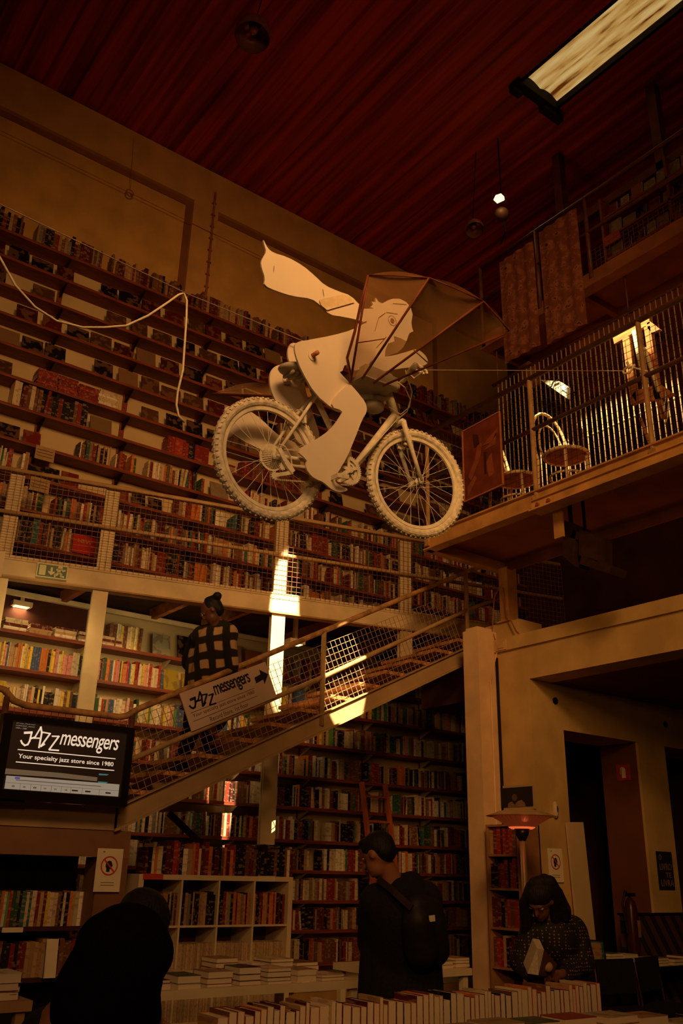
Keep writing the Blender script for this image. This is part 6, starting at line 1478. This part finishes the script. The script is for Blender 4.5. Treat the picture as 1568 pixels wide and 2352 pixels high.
mb = MB(); mb.bar(J(868, 2018, -.06), J(905, 2048, -.17), .035, .008, up=-_f); mb.bar(J(905, 2048, -.17), J(945, 2085, -.24), .035, .008, up=-_f); mb.build('backpack_strap', mat('strap_webbing', (.035, .018, .010), .7), m1)

# ---- woman reading in a dotted blouse
D = 5.4
w2 = thing('person', 'woman with long dark hair in a dotted black blouse reading a book', 'person', (*J(1268, 2250).xy, 0))
mb = MB(); hc_ = J(1240, 2066); fw = Vector((-_r.x*.42-_f.x*.65, -_r.y*.42-_f.y*.65, -.62)); f, u, r_, M = head(mb, hc_, fw, (-.1, -.1, 1))
eyes(hc_, f, u, r_, M, w2)
mb.capsule(J(1252, 2085, .05), J(1268, 2125, .06), .052, .058)
hx_, hy_ = J(1280, 2250, .15).xy
mb.capsule(J(1232, 2138, .04), J(1305, 2134, .10), .075, .075); mb.capsule(J(1270, 2150, .06), fl(0, .98), .125, .12); mb.capsule(fl(-.06, .93), fl(.06, .93), .125, .125)
for s in (-.09, .09): mb.capsule(fl(s, .88), fl(s, .47), .08, .056); mb.capsule(fl(s, .47), fl(s, .08), .056, .036); mb.capsule(fl(s, .045), fl(s, .035, -.17), .038, .028)
wl_, wr_ = J(1214, 2236, -.16), J(1288, 2238, -.16)
mb.capsule(J(1222, 2142, .03), J(1196, 2208, -.02), .05, .042); mb.capsule(J(1196, 2208, -.02), wl_, .040, .026); hand(mb, wl_, _r*.8-_f*.3+_u*.05, -_u, .9, -.35)
mb.capsule(J(1318, 2140, .10), J(1338, 2212, .02), .05, .042); mb.capsule(J(1338, 2212, .02), wr_, .040, .026); hand(mb, wr_, -_r*.8-_f*.3+_u*.05, -_u, .9, .35)
organic(mb, 'body', mat('dim_skin', (.20, .07, .035), .6, .05, 10), w2, .0085)
mb = MB(); mb.ellip(hc_-f*.006+u*.050, .100, .088, .078, M); mb.ellip(hc_-f*.04, .075, .092, .09, M)
for k, pts in enumerate((((1228, 2030), (1204, 2075), (1206, 2140), (1222, 2185)), ((1240, 2026), (1212, 2070), (1212, 2130), (1216, 2165)), ((1262, 2026), (1288, 2070), (1298, 2110), (1290, 2150)), ((1250, 2022), (1280, 2050), (1302, 2090), (1306, 2125)), ((1262, 2030), (1272, 2085), (1276, 2130), (1262, 2180)))):
    for i in range(3): mb.capsule(J(*pts[i], -.02+.02*i if k != 3 else .06), J(*pts[i+1], .0 if k != 3 else .08), .042-.008*i, .036-.009*i, 10, 3)
organic(mb, 'long_hair', HAIRB, w2, .009, 3)
mb = MB(); mb.capsule(J(1228, 2142, .04), J(1312, 2138, .10), .092, .095); mb.capsule(J(1270, 2155, .06), fl(0, .98), .155, .165); mb.capsule(fl(0, .98), fl(0, .82), .165, .175)
mb.capsule(J(1222, 2144, .03), J(1196, 2208, -.02), .078, .072); mb.capsule(J(1196, 2208, -.02), J(1210, 2234, -.13), .068, .045); mb.capsule(J(1320, 2142, .10), J(1337, 2212, .02), .082, .078); mb.capsule(J(1337, 2212, .02), J(1296, 2238, -.13), .07, .045)
organic(mb, 'dotted_blouse', dots(), w2, .012, 5)
mb = MB()
for s in (-.09, .09): mb.capsule(fl(s, .88), fl(s, .47), .105, .075); mb.capsule(fl(s, .47), fl(s, .10), .075, .06)
organic(mb, 'trousers', BLACKCLOTH, w2, .013)
for s in (-.09, .09): mb = MB(); mb.capsule(fl(s, .05), fl(s, .042, -.17), .05, .038); organic(mb, 'shoe', BLACK, w2, .01)
# the book she reads
ob = thing('open_book', 'thick white paged book held open by the woman in the dotted blouse', 'book', J(1245, 2240, -.22))
tp = [J(x, y, -.22) for x, y in ((1234, 2178), (1250, 2182), (1278, 2216), (1268, 2240), (1210, 2240), (1218, 2215))]
mb = MB(); a_ = J(1211, 2236, -.24); b_ = J(1233, 2178, -.24); c_ = J(1249, 2181, -.30); d_ = J(1236, 2240, -.30)
mb.prism([a_, b_, c_, d_], _f*.12); mb.build('page_block', PAGES, ob)
mb = MB(); e_ = J(1279, 2216, -.20); g_ = J(1268, 2244, -.20); mb.prism([c_-_f*.002, e_, g_, d_-_f*.002], _f*.006); cv = mb.build('cover', mat('brown_cover', (.16, .06, .03), .5, .2, 10), ob)
mb = MB(); mb.ellip((c_+e_+g_+d_)/4-_f*.004, .028, .028, .028, None, 12, 8); mb.build('cover_picture', mat('cover_picture', (.45, .24, .12), .6), cv, True)

# ---- person bent over at the lower left
D = 3.0
m2 = thing('person', 'person in a black top bending far forward at the lower left', 'person', (*J(190, 2350).xy, 0))
hx_, hy_ = J(178, 2350, 0).xy
mb = MB(); hc_ = J(326, 2128, .10); f, u, r_, M = head(mb, hc_, Vector((_r.x*.55+_f.x*.6, _r.y*.55+_f.y*.6, -.75)), (.3, .3, .6))
eyes(hc_, f, u, r_, M, m2)
mb.capsule(J(300, 2150, .06), J(318, 2135, .08), .055, .06); mb.capsule(J(250, 2165, -.02), J(325, 2185, .02), .085, .085); mb.capsule(J(285, 2185), J(215, 2320), .135, .13); mb.capsule(J(215, 2320), J(170, 2385), .13, .145)
P0 = J(175, 2400)
for s in (-.09, .09): mb.capsule(P0+side*s, fl(s, .46), .095, .065); mb.capsule(fl(s, .46), fl(s, .09), .065, .042); mb.capsule(fl(s, .05), fl(s, .035, .17), .042, .03)
for (a, b, c_), dd in ((((335, 2190), (330, 2280), (345, 2340)), .05), (((245, 2170), (225, 2260), (260, 2330)), .22)):
    mb.capsule(J(*a, 0), J(*b, dd), .052, .045); mb.capsule(J(*b, dd), J(*c_, dd+.12), .042, .028); hand(mb, J(*c_, dd+.12), Vector((_f.x*.6+.3, _f.y*.6, -.4)), side, 1.0, .5)
organic(mb, 'body', SKIN, m2, .0095)
mb = MB(); mb.ellip(hc_-f*.012+u*.034, .102, .086, .092, M); mb.ellip(hc_-f*.05, .064, .078, .08, M); organic(mb, 'hair', HAIR, m2, .009, 3)
mb = MB(); mb.capsule(J(250, 2172, -.02), J(328, 2190, .02), .112, .105); mb.capsule(J(285, 2188), J(232, 2290), .158, .165); mb.capsule(J(232, 2290), J(222, 2335), .165, .16); mb.capsule(J(265, 2290), J(268, 2350), .10, .11)
for (a, b, c_), dd in ((((335, 2190), (330, 2280), (345, 2335)), .05), (((245, 2170), (225, 2260), (260, 2325)), .22)): mb.capsule(J(*a), J(*b, dd), .072, .06); mb.capsule(J(*b, dd), J(*c_, dd+.1), .058, .042)
organic(mb, 'black_top', mat('black_jersey', (.004, .003, .003), 1.0, .2, 40, spec=.05), m2, .012, 5)
mb = MB()
for s in (-.09, .09): mb.capsule(P0+side*s, fl(s, .46), .12, .088); mb.capsule(fl(s, .46), fl(s, .10), .088, .07)
mb.capsule(J(172, 2400), J(150, 2420), .16, .16); organic(mb, 'trousers', BLACKCLOTH, m2, .013)
for s in (-.09, .09): mb = MB(); mb.capsule(fl(s, .055), fl(s, .045, .17), .055, .042); organic(mb, 'shoe', BLACK, m2, .01)
